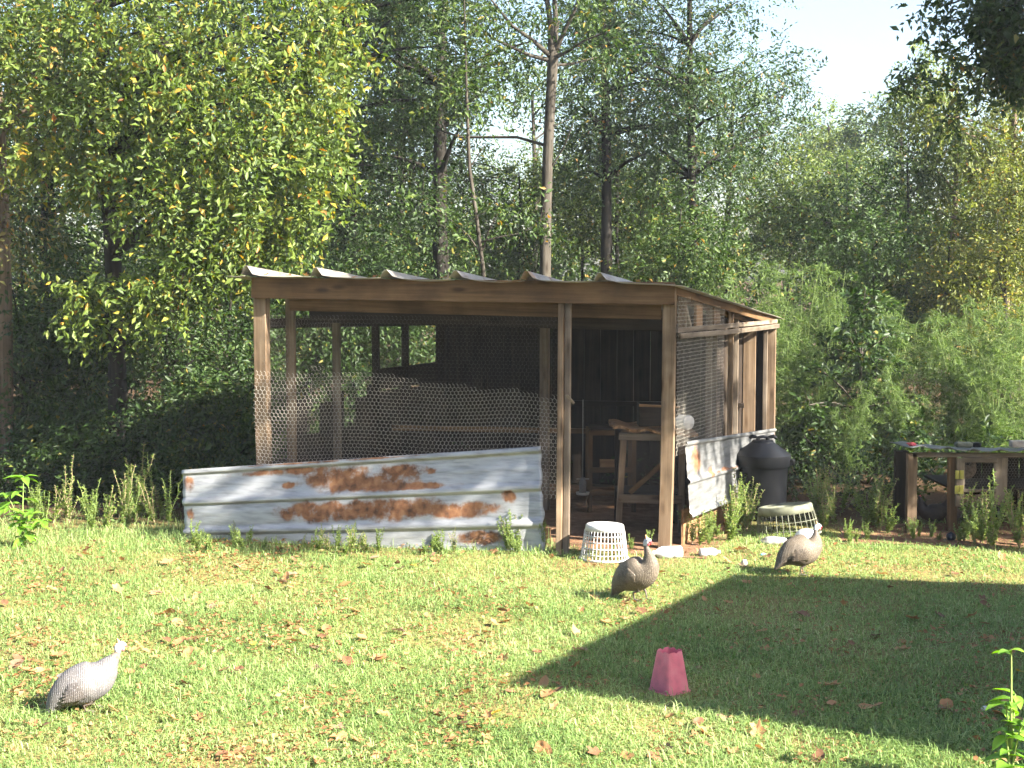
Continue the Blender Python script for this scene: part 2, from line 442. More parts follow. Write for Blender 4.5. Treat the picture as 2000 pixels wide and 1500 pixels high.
xs = np.concatenate([[-900, -200, -60, -25], np.linspace(-12, 12, 97), [25, 60, 200, 900]])
ys = np.concatenate([[-300, -60, -10], np.linspace(2, 30, 113), [60, 200, 1500]])
X, Y = np.meshgrid(xs, ys)
Z = np.array([[0.018 * mnoise.noise(Vector((x * .9, y * .9, 3.1))) if abs(x) < 13 and y < 31 else 0. for x in xs] for y in ys])
def gz(x, y): return 0.018 * mnoise.noise(Vector((x * .9, y * .9, 3.1)))
idx = np.arange(X.size).reshape(X.shape)
Fq = np.stack([idx[:-1, :-1], idx[:-1, 1:], idx[1:, 1:], idx[1:, :-1]], -1).reshape(-1, 4)
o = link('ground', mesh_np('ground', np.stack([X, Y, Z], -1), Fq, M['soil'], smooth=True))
tag(o, kind='structure')

def dirt(name, pts, n=40, seed=0):
    """bare clay patch with a ragged outline, lying a few mm above the lawn soil"""
    c = Vector((sum(p[0] for p in pts) / len(pts), sum(p[1] for p in pts) / len(pts), 0))
    bm = bmesh.new()
    ring = []
    for i in range(len(pts)):
        a, b = Vector((*pts[i], 0)), Vector((*pts[(i + 1) % len(pts)], 0))
        for k in range(8):
            p = a.lerp(b, k / 8)
            p += (p - c).normalized() * .12 * mnoise.noise(Vector((p.x * 3, p.y * 3, seed)))
            ring.append(bm.verts.new((p.x, p.y, gz(p.x, p.y) + .006)))
    rings = [ring]
    for s in (.75, .5, .25):
        rr = []
        for v in ring:
            q = c + (v.co - c) * s
            rr.append(bm.verts.new((q.x, q.y, gz(q.x, q.y) + .008)))
        rings.append(rr)
    for a, b in zip(rings[:-1], rings[1:]):
        for i in range(len(a)):
            bm.faces.new((a[i], a[(i+1) % len(a)], b[(i+1) % len(a)], b[i]))
    bm.faces.new(rings[-1])
    o = link(name, mesh_bm(name, bm, M['clay_soil'], True))
    tag(o, kind='structure')

# ------------------------------------------------------------------ the outbuilding off to the right, whose shadow lies on the lawn
tan_e = math.tan(SUN_ELEV)
def caster(px, py, H):
    g = ground(px, py)
    k = H / tan_e
    return Vector((g.x + SUN_H.x * k, g.y + SUN_H.y * k, H))
A = caster(982, 1335, 3.8); Bc = caster(1432, 1122, 2.45); C = caster(1990, 1140, 2.45)
Bd = (C - Bc).normalized()
C = Bc + Bd * 5.0; D = A + Bd * 5.0
ob = empty('outbuilding', (A.x, A.y, 0), 'painted outbuilding with a sloping roof outside the right edge of the picture', 'building')
def quadwall(name, pts, mat):
    bm = bmesh.new()
    n = (Vector(pts[1]) - Vector(pts[0])).cross(Vector(pts[2]) - Vector(pts[1])).normalized() * .06
    a = [bm.verts.new(Vector(p) - Vector((A.x, A.y, 0))) for p in pts]
    b = [bm.verts.new(Vector(p) - Vector((A.x, A.y, 0)) + n) for p in pts]
    bm.faces.new(a); bm.faces.new(b)
    for i in range(len(pts)):
        bm.faces.new((a[i], a[(i+1) % len(pts)], b[(i+1) % len(pts)], b[i]))
    return link(name, mesh_bm(name, bm, mat), ob)
g0 = lambda p: Vector((p.x, p.y, 0))
dz = Vector((0, 0, -.04))
quadwall('wall', [g0(A), g0(Bc), Bc + dz, A + dz], M['siding'])
quadwall('wall', [g0(Bc), g0(C), C + dz, Bc + dz], M['siding'])
quadwall('wall', [g0(D), g0(A), A + dz, D + dz], M['siding'])
quadwall('wall', [g0(C), g0(D), D + dz, C + dz], M['siding'])
quadwall('roof', [A, Bc, C, D], M['dark_roof'])

# house the view is taken from, unseen; height chosen to block sky light
hs = empty('house', (-2.5, -.7, 0), 'unseen house with pale siding behind the viewpoint, made two storeys tall to block sky light', 'building')
bm = bmesh.new(); add_box(bm, (0, -4., 2.75), (14.0, 8.0, 5.5)); link('wall', mesh_bm('wall', bm, M['siding']), hs)
bm = bmesh.new()
rv = [bm.verts.new(v) for v in ((-7.3, .4, 5.45), (7.3, .4, 5.45), (7.3, -8.4, 5.45), (-7.3, -8.4, 5.45), (-7.3, -4., 7.6), (7.3, -4., 7.6))]
for f in ((0, 1, 5, 4), (2, 3, 4, 5), (0, 4, 3), (1, 2, 5), (0, 3, 2, 1)): bm.faces.new([rv[i] for i in f])
link('roof', mesh_bm('roof', bm, M['dark_roof']), hs)

# ------------------------------------------------------------------ the chicken coop
FR = ground(1306, 1072)
FL = Vector((at(516, 900, 12.75).x, 12.75, 0))
BR = Vector((at(1503, 900, 15.0).x, 15.0, 0))
BL = FL + (BR - FR) * 1.02
BASE = FL.copy()
coop = empty('chicken_coop', BASE, 'open-fronted wooden chicken coop with wire walls and a ribbed tin roof', 'chicken coop')
FN = Vector((FL.y - FR.y, -(FL.x - FR.x) * -1, 0))
fdir = (FR - FL).normalized()               # along the front, to the right
sdir = (BR - FR).normalized()               # along the side, to the back
FN = Vector((fdir.y, -fdir.x, 0))           # out of the front
SN = Vector((sdir.y, -sdir.x, 0))           # out of the right side
def cb(name, p0, p1, w, d, mat, face, **k):
    return board(name, p0, p1, w, d, M[mat], coop, face=face, base=BASE, **k)
def zat(p, py):
    """height that is seen at picture row py above the ground point p"""
    f = (p.x ** 2 * 0 + p.y)
    d = ray(1000, py)
    return CAM_H + d.z / d.y * p.y
def on_line(Pa, Pb, px):
    """point of the ground line Pa-Pb seen in picture column px"""
    lo, hi = -1.0, 2.0
    for _ in range(50):
        mid = (lo + hi) / 2
        if prj(Pa.lerp(Pb, mid) + Vector((0, 0, 1)))[0] < px: lo = mid
        else: hi = mid
    return Pa.lerp(Pb, (lo + hi) / 2)
UP = lambda p, z: Vector((p.x, p.y, z))

ztFL, ztFR = zat(FL, 540), zat(FR, 553)
ztBR = zat(BR, 618); ztBL = ztBR + .05
# front header and the doubled beam behind it
cb('header_beam', UP(FL - fdir * .06 + FN * .075, ztFL - .10), UP(FR + fdir * .045 + FN * .075, ztFR - .085), .185, .04, 'beam', FN)
cb('inner_beam', UP(FL + fdir * .2 - FN * .16, ztFL - .235), UP(FR - fdir * .1 - FN * .16, ztFR - .235), .14, .04, 'beam', FN)
cb('inner_beam', UP(FL + fdir * .2 - FN * .62, ztFL - .36), UP(FR - fdir * .1 - FN * .62, ztFR - .36), .12, .04, 'dark_wood', FN)
# corner posts
cb('post', UP(FL, -.05), UP(FL, ztFL - .02), .115, .105, 'post', FN, warp=.006)
cb('post', UP(FR + Vector((-.035, 0, 0)), -.05), UP(FR, ztFR - .02), .105, .10, 'post', FN, warp=.006)
cb('post', UP(BR, -.05), UP(BR, ztBR - .02), .10, .10, 'post', FN)
cb('post', UP(BL, -.05), UP(BL, ztBL - .02), .10, .10, 'dark_wood', FN)
# door post: two boards nailed together, leaning out a little at the foot
dp = on_line(FL, FR, 1098)
foot = ground(1092, 1086)
cb('door_post', UP(foot, -.04), UP(dp + FN * .03, ztFR - .17), .045, .08, 'post', FN)
cb('door_post', UP(foot + fdir * .052 - FN * .03, -.04), UP(dp + fdir * .052 , ztFR - .17), .05, .045, 'grey_wood', FN)
cb('latch_stick', UP(foot + fdir * .065 + FN * .035, 1.32), UP(foot + fdir * .12 + FN * .0, 1.25), .02, .02, 'grey_wood', FN)
# left wall: studs with a rail, open wire between
for t, nm in ((.13, 'post'), (.36, 'grey_wood'), (.58, 'dark_wood'), (.76, 'dark_wood')):
    p = FL.lerp(BL, t)
    cb('stud', UP(p, -.02), UP(p, ztFL + (ztBL - ztFL) * t - .04), .085 if t < .2 else .075, .045, nm, FN)
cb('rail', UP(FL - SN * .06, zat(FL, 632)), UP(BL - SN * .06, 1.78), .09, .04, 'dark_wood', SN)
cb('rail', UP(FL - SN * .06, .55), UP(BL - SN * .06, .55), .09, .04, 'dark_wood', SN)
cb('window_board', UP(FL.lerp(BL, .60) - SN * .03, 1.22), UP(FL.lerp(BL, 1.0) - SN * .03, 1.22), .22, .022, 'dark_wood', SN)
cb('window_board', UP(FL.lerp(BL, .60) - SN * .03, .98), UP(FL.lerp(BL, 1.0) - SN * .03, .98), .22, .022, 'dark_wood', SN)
for i in range(13):  # dark planks added low on the wall, standing in for the shaded thicket beyond
    t = .16 + .84 * (i + .5) / 13
    p = FL.lerp(BL, t) + SN * -.045
    hgt_ = 1.12 + .06 * math.sin(i * 2.3)
    if i in (1, 4): hgt_ = .78
    cb('shade_plank', UP(p, .02), UP(p, hgt_), .84 * (BL - FL).length / 13 - .012, .018, 'dark_wood', SN, bev=.002)
# back wall: planks side by side
nb = 20
for i in range(nb):
    a = BL.lerp(BR, (i + .5) / nb)
    w = (BR - BL).length / nb - .004
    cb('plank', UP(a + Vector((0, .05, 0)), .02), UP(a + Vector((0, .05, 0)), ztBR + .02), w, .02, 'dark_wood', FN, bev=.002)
# post in the middle of the coop and roost poles
pm = FL.lerp(FR, .60) - FN * 1.7
cb('stud', UP(pm, 0), UP(pm, 2.0), .085, .085, 'grey_wood', FN)
cb('roost_pole', UP(BL.lerp(FL, .2) + fdir * .1, .95), UP(BR.lerp(FR, .2) - fdir * .1, .98), .05, .05, 'dark_wood', FN)
cb('roost_pole', UP(BL.lerp(FL, .38) + fdir * .1, .72), UP(BR.lerp(FR, .38) - fdir * .9, .75), .05, .05, 'beam', FN)
# rafters under the roof
for u in (.02, .28, .52, .76, .985):
    a = FL.lerp(FR, u); b = BL.lerp(BR, u)
    za = ztFL + (ztFR - ztFL) * u; zb = ztBL + (ztBR - ztBL) * u
    cb('rafter', UP(a - FN * .05, za - .075), UP(b, zb - .075), .10, .04, 'beam', SN)
# right side: rail of two strips, vertical boards, blocks above the rail
zr0, zr1 = zat(FR, 652), zat(BR, 633)
sp = lambda px: on_line(FR, BR, px)
cb('side_rail', UP(FR + SN * .055, zr0 + .028), UP(BR + SN * .055, zr1 + .028), .042, .022, 'grey_wood', SN)
cb('side_rail', UP(FR + SN * .075, zr0 - .02), UP(BR + SN * .075, zr1 - .02), .045, .022, 'grey_wood', SN, warp=.006)
def roofz(p):
    s = (p - FR).length / (BR - FR).length
    return ztFR + (ztBR - ztFR) * s
for px, w, mt, out in ((1335, .07, 'post', -.02), (1394, .055, 'grey_wood', -.05), (1409, .105, 'grey_wood', -.10), (1426, .05, 'post', .0), (1448, .125, 'grey_wood', -.10), (1478, .125, 'post', -.08), (1490, .045, 'grey_wood', .02)):
    p = sp(px) + SN * out
    zlo = 0.62 if px != 1335 else 1.84
    cb('side_board', UP(p, zlo), UP(p, roofz(p) - .05), w, .03, mt, FN)
for i in range(7):  # dark planks added behind the side boards to keep sun out of the coop
    a_, b_ = sp(1424), BR
    p = a_.lerp(b_, (i + .5) / 7) - SN * .16
    cb('sun_block_plank', UP(p, .04), UP(p, roofz(p) - .12), (b_ - a_).length / 7 - .01, .02, 'dark_wood', SN, bev=.002)
for px, w, mt in ((1366, .18, 'ply'), (1400, .20, 'beam')):
    p = sp(px) - SN * .02
    cb('block', UP(p, 1.84), UP(p, roofz(p) - .06), w, .03, mt, SN)
cb('brace', UP(sp(1338) - SN * .03, roofz(sp(1338)) - .1), UP(sp(1352) - SN * .03, 1.85), .035, .03, 'grey_wood', SN)
cb('side_eave_board', UP(FR + SN * .035 + Vector((0, 0, 0)), ztFR - .055), UP(BR + SN * .035, ztBR - .045), .085, .025, 'beam', SN)
# plywood kicker below the side tin
pA, pB = sp(1321) + SN * .06, sp(1450) + SN * .06
cb('kick_board', UP(pA, .14), UP(pB, .14), .34, .018, 'ply', SN)
cb('sill_board', UP(FL + fdir * .12, .06), UP(dp - fdir * .1, .06), .14, .03, 'beam', FN)

# roof sheets: each one from its rib to the next rib
u_of = lambda px: ((on_line(FL, FR, px) - FL).dot(FR - FL)) / (FR - FL).length_squared
ribs = [u_of(px) for px in (466, 503, 636, 770, 903, 1038, 1178, 1336)]
rz_ = random.Random(8)
def roof_pt(u, t, h):
    a = FL.lerp(FR, u) + FN * .20; b = BL.lerp(BR, u) - FN * .24
    za = ztFL + .012 + (ztFR - ztFL) * u; zb = ztBL - .005 + (ztBR - ztBL) * u
    p = a.lerp(b, t)
    z = za + (zb - za) * t + h
    return Vector((p.x, p.y, z))
W = (FR - FL).length
for k in range(len(ribs) - 1):
    u0, u1 = ribs[k], ribs[k + 1]
    prof = []
    if k > 0:
        hw, hh = .046 / W, .064 + rz_.uniform(-.012, .012)
        prof += [(u0 - hw, .002), (u0 - hw * .30, hh), (u0 + hw * .22, hh * 1.02), (u0 + hw * 1.25, .006)]
    else:
        prof += [(u0, -.012)]
    last = k == len(ribs) - 2
    sag = rz_.uniform(.010, .024)
    for s in (.22, .38, .55, .75, .92 if not last else 1.0):
        prof.append((u0 + (u1 - u0) * s, -sag * math.sin(math.pi * min(1, s)) - (.012 if last and s == 1.0 else 0) - (.02 * s if last else 0)))
    if not last: prof.append((u1 - .055 / W, -.001))
    V, Fq, R = [], [], []
    nt = 12
    for j in range(nt + 1):
        t = j / nt
        for (u, h) in prof:
            wv = .008 * mnoise.noise(Vector((u * 9, t * 5, k)))
            p = roof_pt(u, t, h + wv + k * .0004) - BASE
            V.append(p)
            R.append(.30 + .35 * mnoise.noise(Vector((u * 4, t * 2.5, 7.))) + .1 * t)
    m_ = len(prof)
    for j in range(nt):
        for i in range(m_ - 1):
            Fq.append((j*m_+i, j*m_+i+1, (j+1)*m_+i+1, (j+1)*m_+i))
    o = link('roof_sheet', mesh_np('roof_sheet', [tuple(v) for v in V], Fq, M['roof_tin'], {'r': R}), coop)
    sd = o.modifiers.new('thickness', 'SOLIDIFY'); sd.thickness = .004; sd.offset = 1

# hexagonal wire netting
def netting(name, fn, nu, nv, cell, rad, mat, parent, base, keep=None):
    """fn(u,v) in metres -> point; real three-sided wires along every side of each hexagon"""
    s = cell / math.sqrt(3)
    segs = []
    for j in range(nv):
        for i in range(nu):
            cx = (i + (.5 if j % 2 else 0)) * cell
            cy = j * 1.5 * s
            if keep and not keep(cx, cy): continue
            P = [(cx, cy - s), (cx + cell / 2, cy - s / 2), (cx + cell / 2, cy + s / 2), (cx, cy + s), (cx - cell / 2, cy + s / 2)]
            segs += [(P[0], P[1]), (P[1], P[2]), (P[2], P[3])]
    Aq = np.array([fn(*a) for a, b in segs]); Bq = np.array([fn(*b) for a, b in segs])
    T = Bq - Aq; Ln = np.linalg.norm(T, axis=1)[:, None] + 1e-9; T = T / Ln
    n0 = np.tile(np.array([[.1, -1., .05]]), (len(T), 1))
    a = np.cross(T, n0); a /= np.linalg.norm(a, axis=1)[:, None] + 1e-9
    b = np.cross(T, a)
    V = []
    for P in (Aq - T * rad * .5, Bq + T * rad * .5):
        for k in range(3):
            an = 2 * math.pi * k / 3
            V.append(P + (a * math.cos(an) + b * math.sin(an)) * rad)
    V = np.stack(V, 1).reshape(-1, 3) - np.array(base)
    n = len(T); i0 = np.arange(n)[:, None] * 6
    q = np.concatenate([i0 + np.array([[k, (k+1) % 3, 3 + (k+1) % 3, 3 + k]]) for k in range(3)], 1).reshape(-1, 4)
    o = link(name, mesh_np(name, V, q, mat), parent)
    tag(o, kind='stuff')
    return o

fl_net = FL + fdir * .02
Wf = (dp - fl_net).length
def front_tight(u, v):
    p = fl_net + fdir * min(u, Wf + .02) + FN * (.062 + .01 * mnoise.noise(Vector((u * 2, v * 2, 0))))
    return (p.x, p.y, .45 + v)
cell = .036
netting('wire_netting', front_tight, int(Wf / cell), int(1.52 / (cell * 1.5 / math.sqrt(3))), cell, .0006, M['wire_dark'], coop, BASE)
def front_loose(u, v):
    bulge = .10 * (mnoise.noise(Vector((u * 1.1 + v * .9, v * 1.3 - u * .5, 4.))) + .35) * min(1, v * 2.2) + .04
    p = fl_net + fdir * (u - .02 + .03 * mnoise.noise(Vector((v * 2, u, 1)))) + FN * (.07 + max(0, bulge))
    return (p.x, p.y, .42 + v + .03 * mnoise.noise(Vector((u * 1.5, v * 1.2, 9.))))
topline = lambda u: 1.02 + .05 * mnoise.noise(Vector((u * 3, 0, 2))) - .16 * max(0, u - 1.0) / 1.5 + (.06 if .50 < u < .62 else 0)
netting('wire_netting', front_loose, int((Wf + .12) / cell), 60, cell, .0013, M['wire'], coop, BASE, keep=lambda u, v: v < topline(u))
Ls = (BR - FR).length
def side_net(u, v):
    p = FR + sdir * (u + .03) + SN * (.045 + .012 * mnoise.noise(Vector((u * 2, v * 2, 5))))
    return (p.x, p.y, .80 + v)
netting('wire_netting', side_net, int(1.45 / .036), int(1.32 / (.036 * 1.5 / math.sqrt(3))), .036, .0010, M['wire'], coop, BASE, keep=lambda u, v: .80 + v < roofz(FR + sdir * u) - .1)
def left_net(u, v):
    p = FL + (BL - FL).normalized() * (u + .05) + SN * -.02
    return (p.x, p.y, .55 + v)
netting('wire_netting', left_net, int(1.9 / .05), int(1.4 / (.05 * 1.5 / math.sqrt(3))), .05, .0011, M['wire_dark'], coop, BASE)

dirt('dirt_floor', [(p.x, p.y) for p in (FL + SN * .1, FR + FN * .35 - fdir * .1, FR + SN * .35 + FN * .3, BR, BL)], seed=3)
gA, gB = ground(1630, 1062), ground(2040, 1068)
dirt('dirt_patch', [(gA.x, gA.y - .02), (gB.x, gB.y - .06), (gB.x + .5, gB.y + 1.2), (gA.x + .3, gA.y + .9)], seed=6)

# ------------------------------------------------------------------ loose tin sheets
def tin_sheet(name, label, c00, c10, c11, c01, ribs_v, rustf, out, thick=.003, nu=90, nv=48, bow=.02, seed=0, edge=0.0, mat='tin'):
    """bottom-left, bottom-right, top-right, top-left corners; ribs run along the length at heights ribs_v"""
    c00, c10, c11, c01 = map(Vector, (c00, c10, c11, c01))
    root_p = c00.lerp(c10, .5)
    V, R, Fq = [], [], []
    vs = sorted(set([i / nv for i in range(nv + 1)] + [r + d for r in ribs_v for d in (-.045, -.03, -.012, .012, .03) if 0 < r + d < 1]))
    for v in vs:
        for i in range(nu + 1):
            u = i / nu
            ee = edge * mnoise.noise(Vector((v * 9, seed, u > .5)))
            uu = u + ee * (1 if u > .5 else -1) * (abs(u - .5) * 2) ** 8
            p = c00.lerp(c10, uu).lerp(c01.lerp(c11, uu), v)
            h = 0
            for r in ribs_v:
                d = v - r
                h = max(h, .024 * max(0., min(1., (.045 - abs(d)) / .028)))
            h += .0035 * max(0, math.cos(v * 62.)) ** 8
            h += bow * math.sin(math.pi * v) * (1 - u * .4) + min(.012, bow * .6) * mnoise.noise(Vector((u * 7, v * 3, seed)))
            V.append(tuple(p + Vector(out) * h - root_p)); R.append(rustf(u, v))
    m_ = nu + 1
    for j in range(len(vs) - 1):
        for i in range(nu): Fq.append((j*m_+i, j*m_+i+1, (j+1)*m_+i+1, (j+1)*m_+i))
    o = link(name, mesh_np(name, V, Fq, M[mat], {'r': R}, smooth=False), loc=root_p)
    sd = o.modifiers.new('thickness', 'SOLIDIFY'); sd.thickness = thick
    tag(o, label, 'tin sheet', 'old tin sheets set against the coop')
    return o

def blob(u, v, cu, cv, ru, rv): return 1 - math.hypot((u - cu) / ru, (v - cv) / rv)
def rust1(u, v):
    b = max(blob(u, v, .45, .80, .155, .20), blob(u, v, .52, .74, .22, .12), blob(u, v, .62, .84, .10, .10), blob(u, v, .62, .69, .20, .05), blob(u, v, .30, .905, .22, .05),
            blob(u, v, .42, .47, .22, .16), blob(u, v, .58, .48, .26, .16), blob(u, v, .78, .44, .16, .11), blob(u, v, .91, .55, .03, .09), blob(u, v, .70, .83, .022, .04),
            blob(u, v, .018, .83, .024, .14), blob(u, v, .45, .99, .4, .016), blob(u, v, .82, .18, .11, .10), blob(u, v, .02, .50, .018, .12), blob(u, v, .30, .76, .03, .05))
    return .16 + .55 * max(-.4, min(.9, b * 1.6))
t0l, t0r = ground(366, 1054), ground(1066, 1080)
tl = at(358, 917, t0l.y + .16); tr_ = at(1057, 871, t0r.y + .22)
tin_sheet('tin_sheet', 'long rust-patched grey tin sheet leaning on its edge along the coop front', t0l - Vector((0, 0, .16)), t0r - Vector((0, 0, .03)), tr_, tl,
          (.025, .30, .635, .975), rust1, FN, seed=1, bow=.03, edge=.008)
def rust2(u, v):
    b = max(blob(u, v, .09, .74, .07, .30), blob(u, v, .22, .52, .04, .12), blob(u, v, .36, .52, .06, .03), blob(u, v, .5, .495, .6, .02))
    return .15 + .55 * max(-.4, min(.9, b * 1.5))
sA, sB = sp(1313) + SN * .11, sp(1494) + SN * .10
tin_sheet('tin_sheet', 'streaked grey tin sheet on the right side wall behind the black barrel', UP(sA + SN * .05, zat(sA, 1010)), UP(sB + SN * .05, .16), UP(sB, zat(sB, 836)), UP(sA, zat(sA, 862)),
          (.97, .47, .02), rust2, SN, seed=4, bow=.004, edge=.003, mat='side_tin')

# ------------------------------------------------------------------ baskets
def basket(name, label, loc, r_top, r_bot, h, nv_, rings, mat, tilt=(0, 0, 0), solid=.18):
    root = empty(name, loc, label, 'basket')
    root.rotation_euler = tilt
    rr = lambda z: r_bot + (r_top - r_bot) * z / h
    # closed upper band and floor of the upturned basket
    V, Fq = lathe([(rr(h * (1 - solid)) , h * (1 - solid)), (rr(h * .97), h * .97), (rr(h) - .008, h), (r_top - .035, h + .002), (r_top - .05, h - .012), (.02, h - .014)], 40)
    o = link('base_band', mesh_np('base_band', V, Fq, mat, smooth=True), root)
    sd = o.modifiers.new('t', 'SOLIDIFY'); sd.thickness = .004
    paths = []
    for k in range(nv_):
        a = 2 * math.pi * k / nv_
        paths.append([(rr(z) * math.cos(a), rr(z) * math.sin(a), z, .0045) for z in (0, h * .4, h * (1 - solid) + .004)])
    V, Fq = tube_arrays(paths, 5)
    o = link('uprights', mesh_np('uprights', V, Fq, mat), root); tag(o, kind='stuff')
    for z in rings:
        rad = rr(z) + .001
        p = [(rad * math.cos(a), rad * math.sin(a), z, .0042) for a in np.linspace(0, 2 * math.pi, 41)]
        V, Fq = tube_arrays([p], 5)
        link('hoop', mesh_np('hoop', V, Fq, mat), root)
    V, Fq = lathe([(r_bot, 0), (r_bot + .016, .002), (r_bot + .014, .014), (r_bot - .002, .018)], 40)
    o = link('rim', mesh_np('rim', V, Fq, mat, smooth=True), root)
    sd = o.modifiers.new('t', 'SOLIDIFY'); sd.thickness = .003
    return root
b0 = ground(1180, 1092)
basket('plastic_basket', 'clean white plastic lattice basket standing upside down in the coop doorway', b0, .152, .19, .285, 36, (.05, .10, .15, .20), M['white_plastic'], (-.03, 0.02, .1))
b1 = ground(1540, 1046)
basket('plastic_basket', 'dirty greenish plastic basket upside down in weeds below the black barrel', b1, .235, .275, .27, 30, (.06, .13), M['dirty_plastic'], (-.09, -.12, 0), .26)

# ------------------------------------------------------------------ black barrel with handled lid
bb = ground(1488, 1012)
root = empty('barrel', bb, 'black plastic barrel with a domed handled lid beside the side tin', 'barrel')
V, Fq = lathe([(.0, 0), (.215, 0), (.225, .02), (.228, .30), (.236, .50), (.242, .515), (.236, .53), (.238, .56), (.245, .57)], 40)
link('body', mesh_np('body', V, Fq, M['black_plastic'], smooth=True), root)
V1, F1 = lathe([(.255, .50), (.264, .512), (.261, .606)], 40)
V2, F2 = lathe([(.262, .606), (.255, .614), (.105, .722)], 40)
V3, F3 = lathe([(.105, .722), (.095, .740), (.0, .742)], 40)
Fq = F1 + [tuple(a + len(V1) for a in f) for f in F2] + [tuple(a + len(V1) + len(V2) for a in f) for f in F3]
lid = link('lid', mesh_np('lid', V1 + V2 + V3, Fq, M['black_plastic'], smooth=True), root)
V, Fq = tube_arrays([[(-.125, 0, 0.760, .016), (-.10, 0, 0.777, .018), (-.05, 0, 0.767, .015), (-.045, 0, 0.745, .015)], [(-.05, 0, 0.767, .014), (0, -.01, 0.775, .014), (.05, 0, 0.767, .014)],
                     [(.125, 0, 0.760, .016), (.10, 0, 0.777, .018), (.05, 0, 0.767, .015), (.045, 0, 0.745, .015)], [(-.045, 0, 0.725, .02), (-.045, 0, 0.769, .02)], [(.045, 0, 0.725, .02), (.045, 0, 0.769, .02)]], 8)
link('handle', mesh_np('handle', V, Fq, M['black_plastic'], smooth=True), lid)
for a in (-.35, 2.8):
    bm = bmesh.new(); add_box(bm, (.278, 0, .545), (.045, .07, .055), .008)
    o = link('side_handle', mesh_bm('side_handle', bm, M['black_plastic']), root); o.rotation_euler = (0, 0, a)

# ------------------------------------------------------------------ pink feeder
pf = ground(1307, 1350)
root = empty('feeder', pf, 'pink translucent plastic feeder cone standing in the shadow on the lawn', 'feeder')
root.scale = (.86, .86, .92)
bm = bmesh.new()
n = 48; Rings = []
def sq(a, half, rnd=.22):
    c, s = math.cos(a), math.sin(a)
    k = 1 / (abs(c) ** 6 + abs(s) ** 6) ** (1 / 6)
    return Vector((c * k * half, s * k * half, 0))
H = .25
for (z, hf) in ((0, .098), (.008, .100), (.05, .0935), (.13, .081), (.20, .070), (.225, .066)):
    Rings.append([bm.verts.new(sq(2 * math.pi * i / n + .001, hf) + Vector((0, 0, z))) for i in range(n)])
top = []
for i in range(n):
    ph = (i % 12) / 12
    zt = .250 if .10 < ph < .38 or .58 < ph < .88 else .244
    if ph < .06 or ph > .94: zt = .240
    top.append(bm.verts.new(sq(2 * math.pi * i / n + .001, .063) + Vector((0, 0, zt))))
Rings.append(top)
for a, b in zip(Rings[:-1], Rings[1:]):
    for i in range(n): bm.faces.new((a[i], a[(i+1) % n], b[(i+1) % n], b[i]))
o = link('cone', mesh_bm('cone', bm, M['pink']), root); o.rotation_euler = (0, 0, math.radians(38))
sd = o.modifiers.new('t', 'SOLIDIFY'); sd.thickness = .003
bm = bmesh.new()
Rg = [[bm.verts.new(sq(2 * math.pi * i / n + .001, hf) + Vector((0, 0, z))) for i in range(n)] for z, hf in ((.0, .101), (.0, .108), (.012, .108), (.012, .1005))]
for a, b in zip(Rg, Rg[1:] + Rg[:1]):
    for i in range(n): bm.faces.new((a[i], a[(i+1) % n], b[(i+1) % n], b[i]))
o = link('rim', mesh_bm('rim', bm, M['pink']), root); o.rotation_euler = (0, 0, math.radians(38))

# ------------------------------------------------------------------ inside the coop: small hutch with things on it
hx, hy = at(1208, 900, 12.62).x, 12.62
root = empty('rabbit_hutch', (hx, hy, 0), 'small wooden wire-fronted hutch inside the coop behind the right corner post', 'hutch')
hw, hd, hh = .56, .5, .90
def hb(name, p0, p1, w, d, mat, face=(0, -1, 0), parent=root, **k): return board(name, p0, p1, w, d, M[mat], parent, face=face, **k)
hb('leg', (.0, 0, 0), (.045, 0, hh), .055, .05, 'post')
hb('leg', (hw, 0, 0), (hw, 0, hh), .055, .05, 'post')
hb('leg', (.03, hd, 0), (.03, hd, hh), .055, .05, 'dark_wood')
hb('leg', (hw, hd, 0), (hw, hd, hh), .055, .05, 'dark_wood')
hb('top_rail', (.0, -.03, hh - .035), (hw, -.03, hh - .045), .065, .03, 'grey_wood')
hb('bottom_rail', (.0, -.03, .31), (hw, -.03, .30), .075, .03, 'post')
hb('floor_board', (.0, hd * .5, .345), (hw, hd * .5, .345), hd, .015, 'dark_wood', (0, 0, 1))
hb('brace', (.10, -.012, .36), (.5, -.012, .72), .045, .015, 'beam')
netting('hutch_wire', lambda u, v: (hx + .03 + u, hy - .012, .34 + v), 38, 46, .0135, .0007, M['wire_dark'], root, (hx, hy, 0))
# rotten plywood slab lying on the hutch
bm = bmesh.new()
nx, ny = 22, 10; V = {}
rp = random.Random(3)
for i in range(nx + 1):
    for j in range(ny + 1):
        x = -.05 + .74 * i / nx; y = -.10 + .66 * j / ny
        if j == 0: y += rp.uniform(-.022, .02)
        if i == 0: x += rp.uniform(-.02, .02)
        for s in (0, 1):
            V[i, j, s] = bm.verts.new((x, y, .935 - .07 * i / nx + .012 * math.sin(i * .9) + .02 * (s) + .006 * mnoise.noise(Vector((x * 9, y * 9, s)))))
for i in range(nx):
    for j in range(ny):
        for s in (0, 1): bm.faces.new((V[i, j, s], V[i+1, j, s], V[i+1, j+1, s], V[i, j+1, s]))
for i in range(nx):
    for j in (0, ny): bm.faces.new((V[i, j, 0], V[i+1, j, 0], V[i+1, j, 1], V[i, j, 1]))
for j in range(ny):
    for i in (0, nx): bm.faces.new((V[i, j, 0], V[i, j+1, 0], V[i, j+1, 1], V[i, j, 1]))
o = link('plywood_slab', mesh_bm('plywood_slab', bm, M['ply']), loc=(hx, hy, 0))
tag(o, 'ragged orange-brown plywood slab lying on the small hutch in the coop', 'board')
